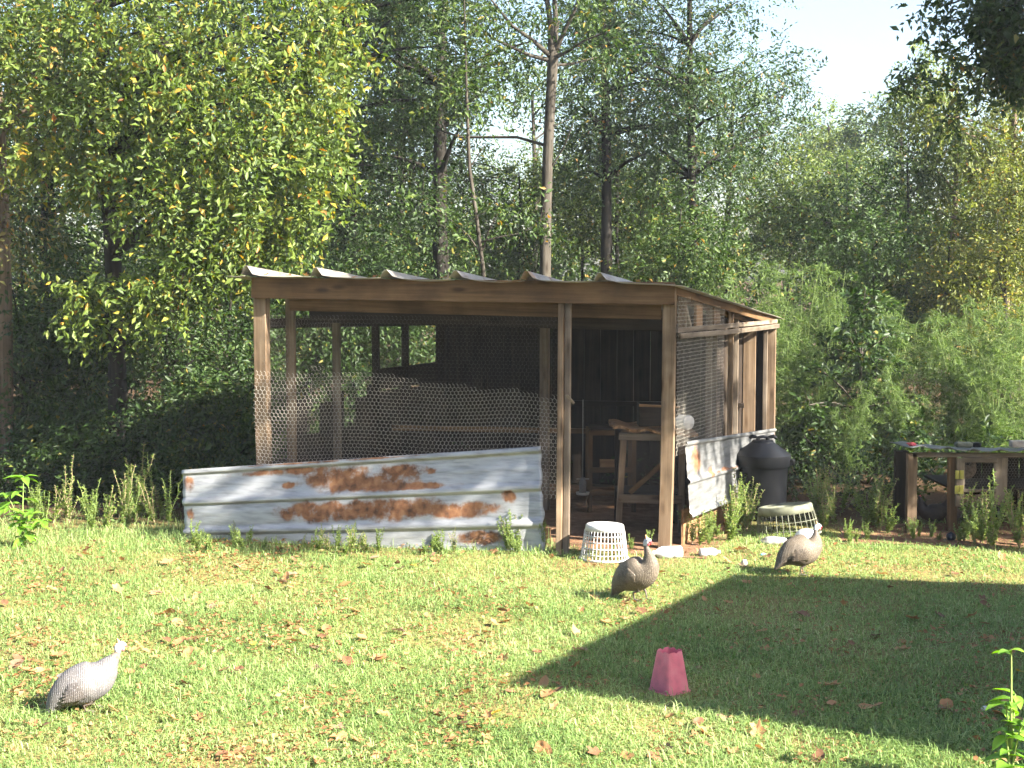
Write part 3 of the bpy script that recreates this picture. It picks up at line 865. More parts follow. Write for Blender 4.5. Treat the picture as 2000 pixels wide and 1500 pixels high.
# open crate on the slab
bx = empty('crate', (hx + .36, hy + .15, .945), 'small dark open wooden crate on top of the plywood slab', 'crate')
for nm, p0, p1, w, fc in (('side', (-.17, -.12, .09), (.17, -.12, .09), .18, (0, -1, 0)), ('side', (-.17, .12, .09), (.17, .12, .09), .18, (0, -1, 0)),
                          ('end', (-.17, -.11, .10), (-.17, .11, .10), .20, (1, 0, 0)), ('end', (.17, -.11, .10), (.17, .11, .10), .20, (1, 0, 0))):
    board(nm, p0, p1, w, .014, M['dark_wood'], bx, face=fc)
board('floor', (-.16, 0, .012), (.16, 0, .012), .22, .014, M['dark_wood'], bx, face=(0, 0, 1))
board('edge_strip', (-.18, -.128, .19), (.18, -.128, .175), .02, .014, M['ply'], bx)
# white jar lying on its side
jar = empty('jar', (hx + .60, hy - .02, .925), 'white plastic jar lying on its side at the coop corner post', 'jar')
V, Fq = lathe([(.0, 0), (.055, 0), (.062, .01), (.062, .15), (.055, .165), (.055, .175)], 24)
o = link('body', mesh_np('body', V, Fq, M['white_plastic'], smooth=True), jar)
V, Fq = lathe([(.060, .17), (.064, .175), (.064, .20), (.058, .206), (.0, .207)], 24)
o2 = link('cap', mesh_np('cap', V, Fq, M['white_plastic'], smooth=True), jar)
for q in (o, o2): q.rotation_euler = (math.radians(90), 0, math.radians(35)); q.location = (-.10, .14, .064)
# hanging glass waterer
wt = empty('waterer', at(1138, 965, 13.5), 'little jar waterer hanging in the dark coop doorway', 'waterer')
V, Fq = lathe([(.0, 0), (.03, 0), (.034, .01), (.034, .12), (.02, .14), (.02, .16)], 16)
link('jar', mesh_np('jar', V, Fq, M['wire_dark'], smooth=True), wt)
V, Fq = lathe([(.0, -.005), (.06, -.005), (.065, .02)], 16)
link('dish', mesh_np('dish', V, Fq, M['wire'], smooth=True), wt)
V, Fq = tube_arrays([[(0, 0, .16, .002), (0, 0, .9, .002)], [(-.06, 0, .145, .003), (.06, 0, .145, .003)]], 4)
link('wire_hanger', mesh_np('wire_hanger', V, Fq, M['wire']), wt)
# shadowed cage further in
cg0 = at(1152, 1000, 13.7)
cg = empty('wire_cage', (cg0.x, 13.7, 0), 'dim wooden cage at the back of the dark coop doorway', 'cage')
for x in (0, .42):
    for y in (0, .4): board('leg', (x, y, 0), (x, y, .80), .045, .045, M['beam'], cg)
for z in (.2, .42, .78): board('rail', (0, -.03, z), (.42, -.03, z), .05, .02, M['beam'], cg)
board('top', (0, .2, .81), (.42, .2, .81), .48, .02, M['dark_wood'], cg, face=(0, 0, 1))
board('feed_tray', (.10, .05, .47), (.32, .05, .47), .09, .03, M['ply'], cg)

# bottles and scraps in front of the coop
def bottle(label, g, r, ln, rz, mat):
    e = empty('bottle', (g.x, g.y, r * .86), label, 'bottle', rz=rz)
    V, Fq = lathe([(0, 0), (r * .85, 0), (r, r * .15), (r * 1.0, ln * .3), (r * .94, ln * .33), (r, ln * .36), (r, ln * .66), (r * .8, ln * .8), (r * .38, ln * .9), (r * .36, ln * .97)], 24)
    a = link('body', mesh_np('body', V, Fq, mat, smooth=True), e); a.rotation_euler = (0, math.radians(90), 0); a.location = (-ln / 2, 0, 0)
    V, Fq = lathe([(r * .42, ln * .95), (r * .42, ln * 1.03), (0, ln * 1.035)], 16)
    b = link('cap', mesh_np('cap', V, Fq, M['white_plastic'], smooth=True), e); b.rotation_euler = (0, math.radians(90), 0); b.location = (-ln / 2, 0, 0)
M['cloudy'] = plain('cloudy_plastic', (.52, .54, .55), .45, 0, .4, .2, 18)
bottle('large cloudy plastic bottle lying at the foot of the right corner post', ground(1303, 1090), .052, .24, math.radians(190), M['cloudy'])
bottle('smaller white plastic bottle lying right of the corner post', ground(1386, 1086), .036, .17, math.radians(12), M['white_plastic'])
e = ground(1580, 1066)
V, Fq = lathe([(.115, 0), (.118, .02), (.105, .07), (.08, .105), (.04, .122), (0, .125)], 32)
o = link('bowl', mesh_np('bowl', V, Fq, M['cloudy'], smooth=True), loc=(e.x, e.y + .1, 0)); o.rotation_euler = (.1, .12, 0)
tag(o, 'upturned white plastic bowl behind the guinea fowl near the dirty basket', 'bowl')
def lump(name, label, cat, loc, s, mat, seed=0, amp=.25):
    bm = bmesh.new(); bmesh.ops.create_icosphere(bm, subdivisions=3, radius=1)
    for v in bm.verts:
        k = 1 + amp * mnoise.noise(v.co * 1.6 + Vector((seed, 0, 0)))
        v.co = Vector((v.co.x * s[0] * k, v.co.y * s[1] * k, v.co.z * s[2] * k))
    o = link(name, mesh_bm(name, bm, mat, True), loc=loc)
    return tag(o, label, cat)
lump('rock', 'flat grey stone in the weeds left of the white bowl', 'stone', ground(1512, 1062) + Vector((0, 0, .02)), (.12, .08, .045), M['stone'], 2)
lump('clay_lump', 'dry tan clay lump on the grass left of the brown guinea fowl by the basket', 'clay lump', ground(1454, 1106) + Vector((0, 0, .02)), (.03, .03, .035), M['clay'], 5)
lump('plastic_scrap', 'small light blue plastic scrap on bare dirt right of the bottles', 'scrap', ground(1491, 1086) + Vector((0, 0, .012)), (.026, .018, .012), M['blue_plastic'], 8)
lump('ball', 'small dark bluish ball on the ground in front of the poultry pen', 'ball', ground(1857, 1056) + Vector((0, 0, .035)), (.04, .04, .04), plain('navy_rubber', (.015, .017, .028), .5), 1, .2)
lump('paper_scrap', 'crumpled white scrap lying in the dark shadow on the lawn', 'scrap', ground(1925, 1390) + Vector((0, 0, .015)), (.022, .02, .012), M['white_plastic'], 4, .6)

# ------------------------------------------------------------------ poultry pen at the right
pg = ground(1781, 1040)
pen = empty('poultry_pen', pg, 'low wooden poultry pen with a flat tin roof at the right edge', 'poultry pen')
pb = lambda n_, p0, p1, w, d, mat, face=(0, -1, 0), **k: board(n_, p0, p1, w, d, M[mat], pen, face=face, **k)
PW, PD, PH = 2.1, .75, .60
sc = pg.y / F_PX
xo = lambda px: (px - 1781) * sc
zo = lambda py: zat(pg, py)
pb('post', (xo(1778), 0, -.03), (xo(1778), 0, zo(885)), .085, .07, 'post')
xq_ = at(1759, 950, pg.y + .68).x - pg.x
pb('post', (xq_, .68, -.03), (xq_, .68, zo(885) - .06), .12, .07, 'dark_wood')
pb('post', (xo(1862), .03, -.03), (xo(1859), .03, zo(888)), .075, .06, 'beam')
pb('post', (PW, 0, -.03), (PW, 0, zo(886)), .085, .07, 'post')
pb('post', (PW, PD, -.03), (PW, PD, zo(886)), .085, .07, 'dark_wood')
pb('top_plate', (xo(1778), -.01, zo(888)), (PW, -.01, zo(889)), .04, .05, 'grey_wood')
pb('door_stile', (xo(1872), -.02, zo(988)), (xo(1872), -.02, zo(894)), .075, .03, 'grey_wood')
pb('door_stile', (xo(1951), -.02, zo(985)), (xo(1951), -.02, zo(893)), .12, .03, 'grey_wood')
pb('door_rail', (xo(1876), -.03, zo(897)), (xo(1942), -.03, zo(898)), .045, .03, 'grey_wood')
pb('door_rail', (xo(1876), -.03, zo(957)), (xo(1942), -.03, zo(958)), .03, .03, 'grey_wood')
pb('cross_board', (xo(1864), -.015, zo(975)), (xo(1932), -.015, zo(974)), .085, .025, 'post')
pb('floor_shelf', (xo(1864), .5, zo(958)), (PW, .5, zo(958)), .9, .02, 'dark_wood', (0, 0, 1))
for py_ in (926, 955):
    for dx in (1862, 1871):
        pb('tape_strip', (xo(dx) + .012, -.045, zo(py_ + 8)), (xo(dx) + .012, -.045, zo(py_ - 8)), .036, .006, 'yellow_tape')
for i in range(12):
    x = PW * (i + .5) / 12 - .02
    pb('back_plank', (x, PD, .0), (x, PD, PH), PW / 12 - .01, .02, 'dark_wood') if i > 3 else None
netting('pen_wire', lambda u, v: (pg.x + xo(1876) + u, pg.y - .005, zo(962) + v), 46, 30, .026, .0010, M['wire_dark'], pen, tuple(pg), keep=lambda u, v: zo(962) + v < zo(892))
# tin roof of the pen: ribbed sheet dropping to the right
V, Fq = [], []
nxr = 60
xb_ = at(1737, 880, pg.y + .75).x - pg.x
for j in range(9):
    for i in range(nxr + 1):
        x0_ = xo(1766) + (xb_ - xo(1766)) * j / 8
        x = x0_ + (PW + .25 - x0_) * i / nxr
        y = -.10 + .85 * j / 8
        z = zo(881) + .012 + .022 * abs(math.sin(i * .55)) ** 6 + - .085 * (j / 8) + .035 * max(0, 1 - i / 16) * (1 + j / 8)
        V.append((x, y, z))
for j in range(8):
    for i in range(nxr): Fq.append((j*(nxr+1)+i, j*(nxr+1)+i+1, (j+1)*(nxr+1)+i+1, (j+1)*(nxr+1)+i))
o = link('roof_sheet', mesh_np('roof_sheet', V, Fq, M['pen_tin'], {'r': [.2] * len(V)}), pen)
sd = o.modifiers.new('t', 'SOLIDIFY'); sd.thickness = .005
zt = zo(881) + .02
o = lump('red_lid', 'crumpled red plastic lid on the left end of the pen roof', 'lid', (pg.x + xo(1780), pg.y + .05, zt + .035), (.045, .05, .014), M['red_cloth'], 3, .5)
bx = empty('box', (pg.x + xo(1892), pg.y + .1, zt), 'pale box with a black end lying on the pen roof', 'box')
bm = bmesh.new(); add_box(bm, (-.03, 0, .026), (.15, .09, .045), .012); link('body', mesh_bm('body', bm, M['dirty_plastic']), bx)
bm = bmesh.new(); add_box(bm, (.083, 0, .026), (.075, .085, .042), .008); link('end_cap', mesh_bm('end_cap', bm, M['black_plastic']), bx)
bm = bmesh.new(); add_box(bm, (0, 0, .03), (.2, .09, .06), .006)
o = link('brick', mesh_bm('brick', bm, M['clay']), loc=(pg.x + xo(2002), pg.y + .12, zt)); tag(o, 'tan brick on the pen roof at the right picture edge', 'brick')

# ------------------------------------------------------------------ birds
def smooth_path(P, k=4):
    P = np.asarray(P, float); n = len(P); out = []
    for i in range(n - 1):
        p0, p1, p2, p3 = P[max(i-1, 0)], P[i], P[i+1], P[min(i+2, n-1)]
        for j in range(k):
            t = j / k
            out.append(.5 * ((2*p1) + (-p0+p2)*t + (2*p0-5*p1+4*p2-p3)*t*t + (-p0+3*p1-3*p2+p3)*t**3))
    out.append(P[-1]); return np.array(out)

def loft_body(spine, side=20):
    """spine rows: x, z, half-height, half-width; one continuous surface"""
    S = smooth_path(spine)
    S[:, 2:] = np.maximum(S[:, 2:], .002)
    T = np.gradient(S[:, :2], axis=0); T /= np.linalg.norm(T, axis=1)[:, None] + 1e-9
    V = []
    for (x, z, h, w), (tx, tz) in zip(S, T):
        for j in range(side):
            a = 2 * math.pi * j / side
            up = math.cos(a) * h; yy = math.sin(a) * w
            V.append((x - tz * up, yy, z + tx * up))
    n = len(S); idx = np.arange(n * side).reshape(n, side)
    q = np.stack([idx[:-1], np.roll(idx[:-1], -1, 1), np.roll(idx[1:], -1, 1), idx[1:]], -1).reshape(-1, 4)
    tt = np.repeat(np.linspace(0, 1, n - 1), side)
    return V, q, tt, S

def ell(name, c, s, mat, parent, rot=(0, 0, 0), sub=2):
    bm = bmesh.new(); bmesh.ops.create_icosphere(bm, subdivisions=sub, radius=1)
    for v in bm.verts: v.co = Vector((v.co.x * s[0], v.co.y * s[1], v.co.z * s[2]))
    o = link(name, mesh_bm(name, bm, mat, True), parent, c); o.rotation_euler = rot
    return o

def bird_legs(root, hipx, hipz, mat, spread=.045, foot_r=.0055, step=.03):
    for s in (-1, 1):
        fx = hipx + s * step
        paths = [[(hipx, s * spread, hipz, .022), (hipx + .005, s * spread, hipz * .62, .013), (fx - .012, s * spread, hipz * .5, .0075), (fx, s * spread, .012, .0065)]]
        for a in (-.5, 0, .5):
            paths.append([(fx, s * spread, .012, foot_r), (fx + .035 * math.cos(a), s * spread + .035 * math.sin(a), .008, foot_r), (fx + .06 * math.cos(a), s * spread + .06 * math.sin(a), .003, .003)])
        paths.append([(fx, s * spread, .012, foot_r), (fx - .028, s * spread, .004, .003)])
        V, q = tube_arrays(paths, 6)
        link('leg', mesh_np('leg', V, q, mat, smooth=True), root)

def wing_mesh(cx, cz, L_, H_, side, body_w, tilt):
    """folded wing: shell standing proud of the flank, drawn out to a point at the back"""
    V, Fq = [], []
    nu, nv = 16, 10
    for i in range(nu + 1):
        u = i / nu
        for j in range(nv + 1):
            v = -1 + 2 * j / nv
            prof = (math.sin(math.pi * min(1, u * 1.02) ** .6)) ** .75 if u > .0 else 0
            x = cx + L_ * (.5 - u); z = cz + H_ * .5 * v * prof - tilt * (u - .3) * L_
            bul = 1 - (v * .95) ** 2
            y = side * (body_w(x, z) + .008 * bul * prof - .006 * (1 - prof))
            V.append((x, y, z))
    for i in range(nu):
        for j in range(nv): Fq.append((i*(nv+1)+j, i*(nv+1)+j+1, (i+1)*(nv+1)+j+1, (i+1)*(nv+1)+j))
    return V, Fq

def guinea(label, loc, yaw, pitch, scale, feather, neck=(.0, .0), sink=0.0, plump=1.0):
    root = empty('guinea_fowl', loc, label, 'guinea fowl', 'guinea fowl on the lawn', rz=yaw)
    root.scale = (scale,) * 3
    nx_, nz_ = neck
    sp_ = [(-.275, .10, .008, .018), (-.235, .135, .030, .042), (-.165, .190, .072, .072), (-.08, .222, .108, .098), (.01, .232, .122, .110), (.09, .238, .112, .098),
           (.145, .262, .088, .072), (.176 + nx_ * .2, .302 + nz_ * .2, .062, .050), (.196 + nx_ * .6, .348 + nz_ * .6, .036, .031), (.208 + nx_, .392 + nz_, .020, .018), (.218 + nx_, .420 + nz_, .026, .020), (.240 + nx_, .434 + nz_, .025, .019), (.262 + nx_, .430 + nz_, .013, .011), (.272 + nx_, .427 + nz_, .004, .004)]
    piv = Vector((.0, 0, .12)); cp, sn = math.cos(pitch), math.sin(pitch)
    def rp_(x, z, k=1.0):
        dx, dz = x - piv.x, z - piv.z
        return piv.x + dx * cp - dz * sn, piv.z + dx * sn + dz * cp
    sp2 = []
    for (x, z, h, w) in sp_:
        X_, Z_ = rp_(x, z); k_ = 1 + (plump - 1) * min(1, max(0, (h - .02) / .085)); sp2.append((X_, Z_ - sink, h * k_, w * k_))
    V, q, tt, S = loft_body(sp2)
    nseg = (len(sp_) - 1)
    mi = np.where(tt > 9.3 / nseg, 1, np.where(tt > 8.3 / nseg, 2, 0))
    M_neck = M['bird_leg'] if feather == 'brownpearl' else M['tan_feather']
    body = link('body', mesh_np('body', V, q, [M[feather], M['white_feather'], M_neck], smooth=True, midx=mi), root)
    hx_, hz_ = rp_(.238 + nx_, .434 + nz_); hz_ -= sink
    # horn casque, beak, wattles, eyes
    V, q = tube_arrays([[(hx_ - .012, 0, hz_ + .016, .012), (hx_ - .014, 0, hz_ + .032, .0085), (hx_ - .022, 0, hz_ + .046, .003)]], 8)
    link('casque', mesh_np('casque', V, q, M['horn'], smooth=True), root)
    V, q = tube_arrays([[(hx_ + .022, 0, hz_ - .002, .0095), (hx_ + .035, 0, hz_ - .008, .006), (hx_ + .045, 0, hz_ - .018, .0015)]], 8)
    link('beak', mesh_np('beak', V, q, M['red_skin'], smooth=True), root)
    for s in (-1, 1):
        ell('wattle', (hx_ + .016, s * .012, hz_ - .024), (.011, .004, .014), M['red_skin'], root, (s * .4, .3, 0))
        ell('eye', (hx_ + .006, s * .0185, hz_ + .004), (.0045, .002, .0045), M['eye'], root)
    # wings
    def bw(x, z):
        d = np.hypot(S[:, 0] - x, (S[:, 1] - z) * .8); i = int(np.argmin(np.abs(S[:30, 0] - x)))
        dz_ = (z - S[i, 1]) / max(.02, S[i, 2])
        return S[i, 3] * math.sqrt(max(.05, 1 - min(.98, dz_ * dz_)))
    wx, wz = rp_(-.03, .225)
    for s in (-1, 1):
        V, q = wing_mesh(wx, wz - sink, .26, .15, s, bw, -math.tan(pitch) * .7 + -.25)
        o = link('wing', mesh_np('wing', V, q, M[feather], smooth=True), root)
        sd = o.modifiers.new('t', 'SOLIDIFY'); sd.thickness = .006
        for f in range(6):
            L0 = .15 - .012 * f
            V, q = [], []
            for i in range(8):
                t = i / 7; wdt = .013 * math.sin(math.pi * min(.98, .12 + t * .86)) ** .6
                x = wx + .045 - L0 * t - .010 * f; zc = wz - sink - .035 + .016 * f + (math.tan(pitch) * -.55 - .2) * (-L0 * t * -1) * .6
                for e_ in (-1, 0, 1):
                    z = zc + e_ * wdt
                    V.append((x, s * (bw(x, z) + .010 + .0022 * (6 - f) + (.002 if e_ == 0 else 0)), z))
            for i in range(7):
                for j in range(2): q.append((i*3+j, i*3+j+1, (i+1)*3+j+1, (i+1)*3+j))
            link('flight_feather', mesh_np('flight_feather', V, q, M[feather + '_wing'], smooth=True), o)
    bird_legs(root, .015, max(.06, .15 - sink), M['bird_leg'])
    return root
guinea('pale pearl-grey guinea fowl walking at the lower left of the lawn', ground(172, 1388), math.radians(18), .26, .82, 'pearl', (.05, -.04), .05, 1.08)
guinea('brown-grey guinea fowl standing upright in front of the coop doorway', ground(1248, 1172), math.radians(-38), .34, .88, 'brownpearl', (-.035, .025), .02, 1.12)
guinea('plump brownish guinea fowl with white face beside the dirty basket', ground(1564, 1122), math.radians(14), .14, .80, 'brownpearl', (-.02, .0), .0, 1.24)

def hen(name, label, loc, yaw, scale, mat, tail=1.0):
    root = empty(name, loc, label, 'chicken', rz=yaw); root.scale = (scale,) * 3
    sp_ = [(-.235, .44 * tail + .22 * (1 - tail), .02, .02), (-.215, .36 * tail + .22 * (1 - tail), .055, .03), (-.165, .275, .085, .06), (-.06, .215, .125, .105), (.04, .21, .125, .11), (.115, .25, .095, .085), (.14, .31, .062, .055), (.155, .365, .038, .034), (.165, .40, .028, .024), (.185, .415, .022, .018), (.20, .41, .008, .008)]
    V, q, tt, S = loft_body(sp_)
    link('body', mesh_np('body', V, q, mat, smooth=True), root)
    V, q = tube_arrays([[(.15, 0, .425, .004), (.165, 0, .445, .012), (.185, 0, .44, .005)]], 6)
    link('comb', mesh_np('comb', V, q, M['red_skin'], smooth=True), root)
    V, q = tube_arrays([[(.19, 0, .412, .008), (.222, 0, .402, .0015)]], 6)
    link('beak', mesh_np('beak', V, q, M['horn'], smooth=True), root)
    bird_legs(root, .0, .14, M['bird_leg'])
    return root
hen('chicken', 'black chicken with a raised tail under the poultry pen', ground(1829, 1036) + Vector((0, .14, 0)), math.radians(172), .66, M['black_feather'])
hen('chicken', 'dim tan chicken inside the wire door of the poultry pen', (pg.x + xo(1905), pg.y + .3, zo(958) + .012), math.radians(20), .55, M['tan_feather'], .3)

# ------------------------------------------------------------------ vegetation tools
def unit(a): return a / (np.linalg.norm(a, axis=-1, keepdims=True) + 1e-9)

def leaf_arrays(P, Dr, Nr, Ln, Wd, fold=.12, rng=None):
    """pointed leaves folded along the midrib: four corners, two triangles each"""
    Dr = unit(Dr); R = unit(np.cross(Dr, Nr)); Nn = np.cross(R, Dr)
    Ln = np.asarray(Ln)[:, None]; Wd = np.asarray(Wd)[:, None]
    b = P; tip = P + Dr * Ln - Nn * Ln * .10
    l = P + Dr * Ln * .45 - R * Wd * .5 + Nn * Ln * fold
    r = P + Dr * Ln * .45 + R * Wd * .5 + Nn * Ln * fold
    V = np.stack([b, r, tip, l], 1).reshape(-1, 3)
    i = np.arange(len(P))[:, None] * 4
    Ft = np.concatenate([i + np.array([[0, 1, 2]]), i + np.array([[0, 2, 3]])], 1).reshape(-1, 3)
    return V, Ft

def spray(rng, centers, radii, twigs, per, leaf, tw_len=(.25, .55), droop=.25, aspect=.45, flat=.7, shell=.45):
    """leafy twigs gathered in clumps; returns leaf verts, tris, per-leaf v"""
    C_ = np.asarray(centers, float); Rr = np.asarray(radii, float)
    k = np.repeat(np.arange(len(C_)), twigs)
    n = len(k)
    d = unit(rng.normal(size=(n, 3)))
    rad = rng.random(n) ** shell
    P0 = C_[k] + d * (rad * Rr[k])[:, None] * np.array([1, 1, .8])
    td = unit(d * .8 + rng.normal(size=(n, 3)) * .55 + np.array([0, 0, -droop]))
    tl = rng.uniform(*tw_len, n)
    s = (np.arange(per) + .5) / per
    side = np.where(np.arange(per) % 2 == 0, 1., -1.)
    sag = droop * .35
    base = P0[:, None] + td[:, None] * (s[None, :, None] * tl[:, None, None]) + np.array([0, 0, -1.]) * (s ** 2)[None, :, None] * tl[:, None, None] * sag
    upv = unit(np.array([0, 0, 1.]) * flat + rng.normal(size=(n, 3)) * (1 - flat * .6))
    lat = unit(np.cross(td, upv))
    ld = td[:, None] * .55 + lat[:, None] * side[None, :, None] * .8 + rng.normal(size=(n, per, 3)) * .28 + np.array([0, 0, -.12])
    nn = upv[:, None] + rng.normal(size=(n, per, 3)) * .38
    ln = leaf * rng.uniform(.4, 1.35, (n, per)) * rng.uniform(.75, 1.2, n)[:, None]
    V, Ft = leaf_arrays(base.reshape(-1, 3), ld.reshape(-1, 3), nn.reshape(-1, 3), ln.ravel(), ln.ravel() * aspect, rng=rng)
    cl = rng.normal(size=len(C_)) * .10
    v = np.clip(rng.beta(2.2, 2.2, (n, per)) * .9 + cl[k][:, None] + rng.normal(size=n)[:, None] * .06, 0, 1)
    rare = rng.random((n, per)) < .035
    v = np.where(rare, rng.uniform(.9, 1., (n, per)), np.minimum(v, .90))
    tw = [(P0[i], td[i], tl[i]) for i in range(0, n, 3)]
    return V, Ft, np.repeat(v.ravel(), 4), tw

def limb(rng, a, b, r0, r1, n=7, wob=.05):
    a, b = np.asarray(a, float), np.asarray(b, float)
    L_ = np.linalg.norm(b - a)
    ts = np.linspace(0, 1, n)
    off = np.cumsum(rng.normal(size=(n, 3)) * wob * L_ / n, axis=0); off -= ts[:, None] * off[-1]
    arch = np.array([0, 0, 1.]) * (np.sin(ts * np.pi) * L_ * .06)[:, None]
    P = a + (b - a) * ts[:, None] + off + arch
    return np.concatenate([P, (r0 + (r1 - r0) * ts)[:, None]], 1)

def tree(name, label, group, base, trunk, clumps, leafm, bark, seed, twigs=60, per=9, leaf=.08, droop=.25, limbs=True, cat='tree', tw_r=.0035, **kw):
    """base: ground point; trunk: list of polylines of (x,y,z,r) in world space; clumps: (x,y,z,r)"""
    rng = np.random.default_rng(seed)
    base = np.array([base[0], base[1], 0.])
    root = empty(name, tuple(base), label, cat, group)
    paths = [np.asarray(t, float) for t in trunk]
    C_ = np.array([c[:3] for c in clumps]); R_ = np.array([c[3] for c in clumps])
    main = np.concatenate([p for p in paths])
    if limbs:
        for c, r in zip(C_, R_):
            cand = main[(main[:, 2] < c[2] + .1)]
            if not len(cand): cand = main[:1]
            d = np.linalg.norm(cand[:, :3] - c, axis=1) + np.abs(c[2] - .6 - cand[:, 2]) * .5
            q = cand[np.argmin(d)]
            paths.append(limb(rng, q[:3], c, min(q[3] * .55, .045), .008))
    V, Ft, v, tw = spray(rng, C_, R_, twigs, per, leaf, droop=droop, **kw)
    sv, sf = tube_arrays([p - np.array([*base, 0]) for p in paths], 7, seed, .05)
    t_ = link('trunk', mesh_np('trunk', sv, sf, M[bark], smooth=True), root)
    tp = [np.concatenate([np.stack([p0, p0 + d * l * .5 - np.array([0, 0, .02]), p0 + d * l * .95 - np.array([0, 0, .05])]) - base, np.array([[tw_r], [tw_r * .8], [tw_r * .4]])], 1) for p0, d, l in tw[::2]]
    if tp:
        sv, sf = tube_arrays(tp, 3)
        o = link('twigs', mesh_np('twigs', sv, sf, M[bark]), root); tag(o, kind='stuff')
    o = link('crown', mesh_np('crown', V - base, Ft, G[leafm], {'v': v}), root); tag(o, kind='stuff')
    return root

def ball_clumps(rng, c, radii, n, r=(.35, .7), zmin=-9):
    d = unit(rng.normal(size=(n, 3))) * (rng.random((n, 1)) ** .45)
    P = np.asarray(c) + d * np.asarray(radii)
    P[:, 2] = np.maximum(P[:, 2], zmin)
    return [(*p, rng.uniform(*r)) for p in P]

def auto_tree(name, label, group, px, Y, ptop, pcent, rx, rz, leafm, bark, seed, n=16, r0=.1, lean=0., trunk_top=None, cpx=None, **kw):
    """trunk at picture column px, crown centred at picture row pcent, half-width rx and half-height rz metres"""
    rng = np.random.default_rng(seed + 1000)
    g = at(px, 900, Y); cx = at(cpx if cpx else px, pcent, Y)
    top = trunk_top if trunk_top else cx.z + rz * .7
    n_ = 14
    ts = np.linspace(0, 1, n_)
    tr = [(g.x + lean * t * top + .05 * math.sin(t * 5 + seed), Y + .05 * math.cos(t * 4 + seed), top * t - .05 * (t == 0), r0 * (1 - .7 * t) * (1.25 if t == 0 else 1)) for t in ts]
    cl = ball_clumps(rng, (cx.x, Y, cx.z), (rx, min(rx, 1.6), rz), n, zmin=.25, r=kw.pop('cr', (.35, .65)))
    return tree(name, label, group, (g.x, Y), [tr], cl, leafm, bark, seed, **kw)

GT = 'trees of the woodland behind the coop'
GS = 'shrubs filling the woodland edge'

# ------------------------------------------------------------------ left woodland
rng = np.random.default_rng(1)
# yellow-green tree leaning out at upper left
bx_, by_ = at(228, 900, 15.2).x, 15.2
trk = [[(bx_ + .05 * math.sin(t * 6), by_ - .3 * t, t * 6.5, .11 * (1 - .6 * t)) for t in np.linspace(0, 1, 14)]]
cl = []
for (px, py, Yd, r) in ((470, 60, 14.0, .6), (560, 130, 13.9, .5), (380, 110, 13.8, .6), (280, 60, 14.2, .6), (450, 200, 13.7, .55), (560, 230, 13.8, .5), (340, 200, 13.8, .55), (610, 290, 13.9, .32),
                        (420, 300, 13.7, .5), (520, 330, 13.7, .45), (320, 310, 13.8, .5), (240, 190, 14.2, .55), (390, 400, 13.7, .42), (480, 430, 13.7, .36), (310, 400, 13.9, .4), (390, 490, 13.7, .34), (345, 530, 13.7, .26),
                        (500, 490, 13.9, .22), (290, 560, 13.7, .20), (170, 575, 13.7, .14), (640, 60, 14.3, .42), (200, 90, 14.4, .5), (120, 30, 14.3, .4), (50, 140, 14.4, .3), (150, 190, 14.3, .34), (80, 290, 14.4, .24), (20, 40, 14.5, .3), (180, 330, 14.3, .22), (520, -80, 14.0, .8), (330, -90, 14.2, .8), (620, -60, 14.5, .6), (450, -200, 14.5, 1.0), (620, 180, 14.2, .4), (570, 400, 13.9, .3)):
    p = at(px, py, Yd); cl.append((p.x, p.y, p.z, r))
tree('yellowing_tree', 'leafy yellow-green tree catching the sun at the upper left', GT, (bx_, by_), trk, cl, 'hero', 'bark_dark', 11, twigs=72, per=13, leaf=.080, droop=.65, flat=.55, shell=.5)
auto_tree('edge_tree', 'tan-trunked tree with browning leaves at the left picture edge', GT, 6, 15.4, 0, 130, .95, 2.0, 'dry', 'bark_tan', 12, n=16, r0=.12, twigs=60, per=8, leaf=.07, trunk_top=7.)
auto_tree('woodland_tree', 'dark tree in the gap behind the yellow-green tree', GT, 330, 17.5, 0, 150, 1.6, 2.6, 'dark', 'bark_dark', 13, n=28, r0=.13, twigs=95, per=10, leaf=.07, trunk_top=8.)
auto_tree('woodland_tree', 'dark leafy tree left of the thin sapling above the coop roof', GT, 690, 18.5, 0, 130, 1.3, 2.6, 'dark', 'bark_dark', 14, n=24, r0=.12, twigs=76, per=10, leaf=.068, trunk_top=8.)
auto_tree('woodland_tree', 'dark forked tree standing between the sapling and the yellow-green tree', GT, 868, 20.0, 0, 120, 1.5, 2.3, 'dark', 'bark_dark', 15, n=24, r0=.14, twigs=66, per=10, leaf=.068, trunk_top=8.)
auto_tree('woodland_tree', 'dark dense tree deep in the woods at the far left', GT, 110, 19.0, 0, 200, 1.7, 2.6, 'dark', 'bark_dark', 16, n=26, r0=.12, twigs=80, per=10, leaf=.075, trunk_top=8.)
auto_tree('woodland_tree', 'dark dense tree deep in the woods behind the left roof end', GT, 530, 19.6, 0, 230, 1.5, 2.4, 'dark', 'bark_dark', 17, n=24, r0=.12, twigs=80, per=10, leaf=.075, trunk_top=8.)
auto_tree('woodland_tree', 'dark dense tree deep in the woods behind the thin sapling', GT, 780, 21.5, 0, 190, 1.5, 2.0, 'dark', 'bark_dark', 18, n=22, r0=.1, twigs=62, per=10, leaf=.075, trunk_top=8.)
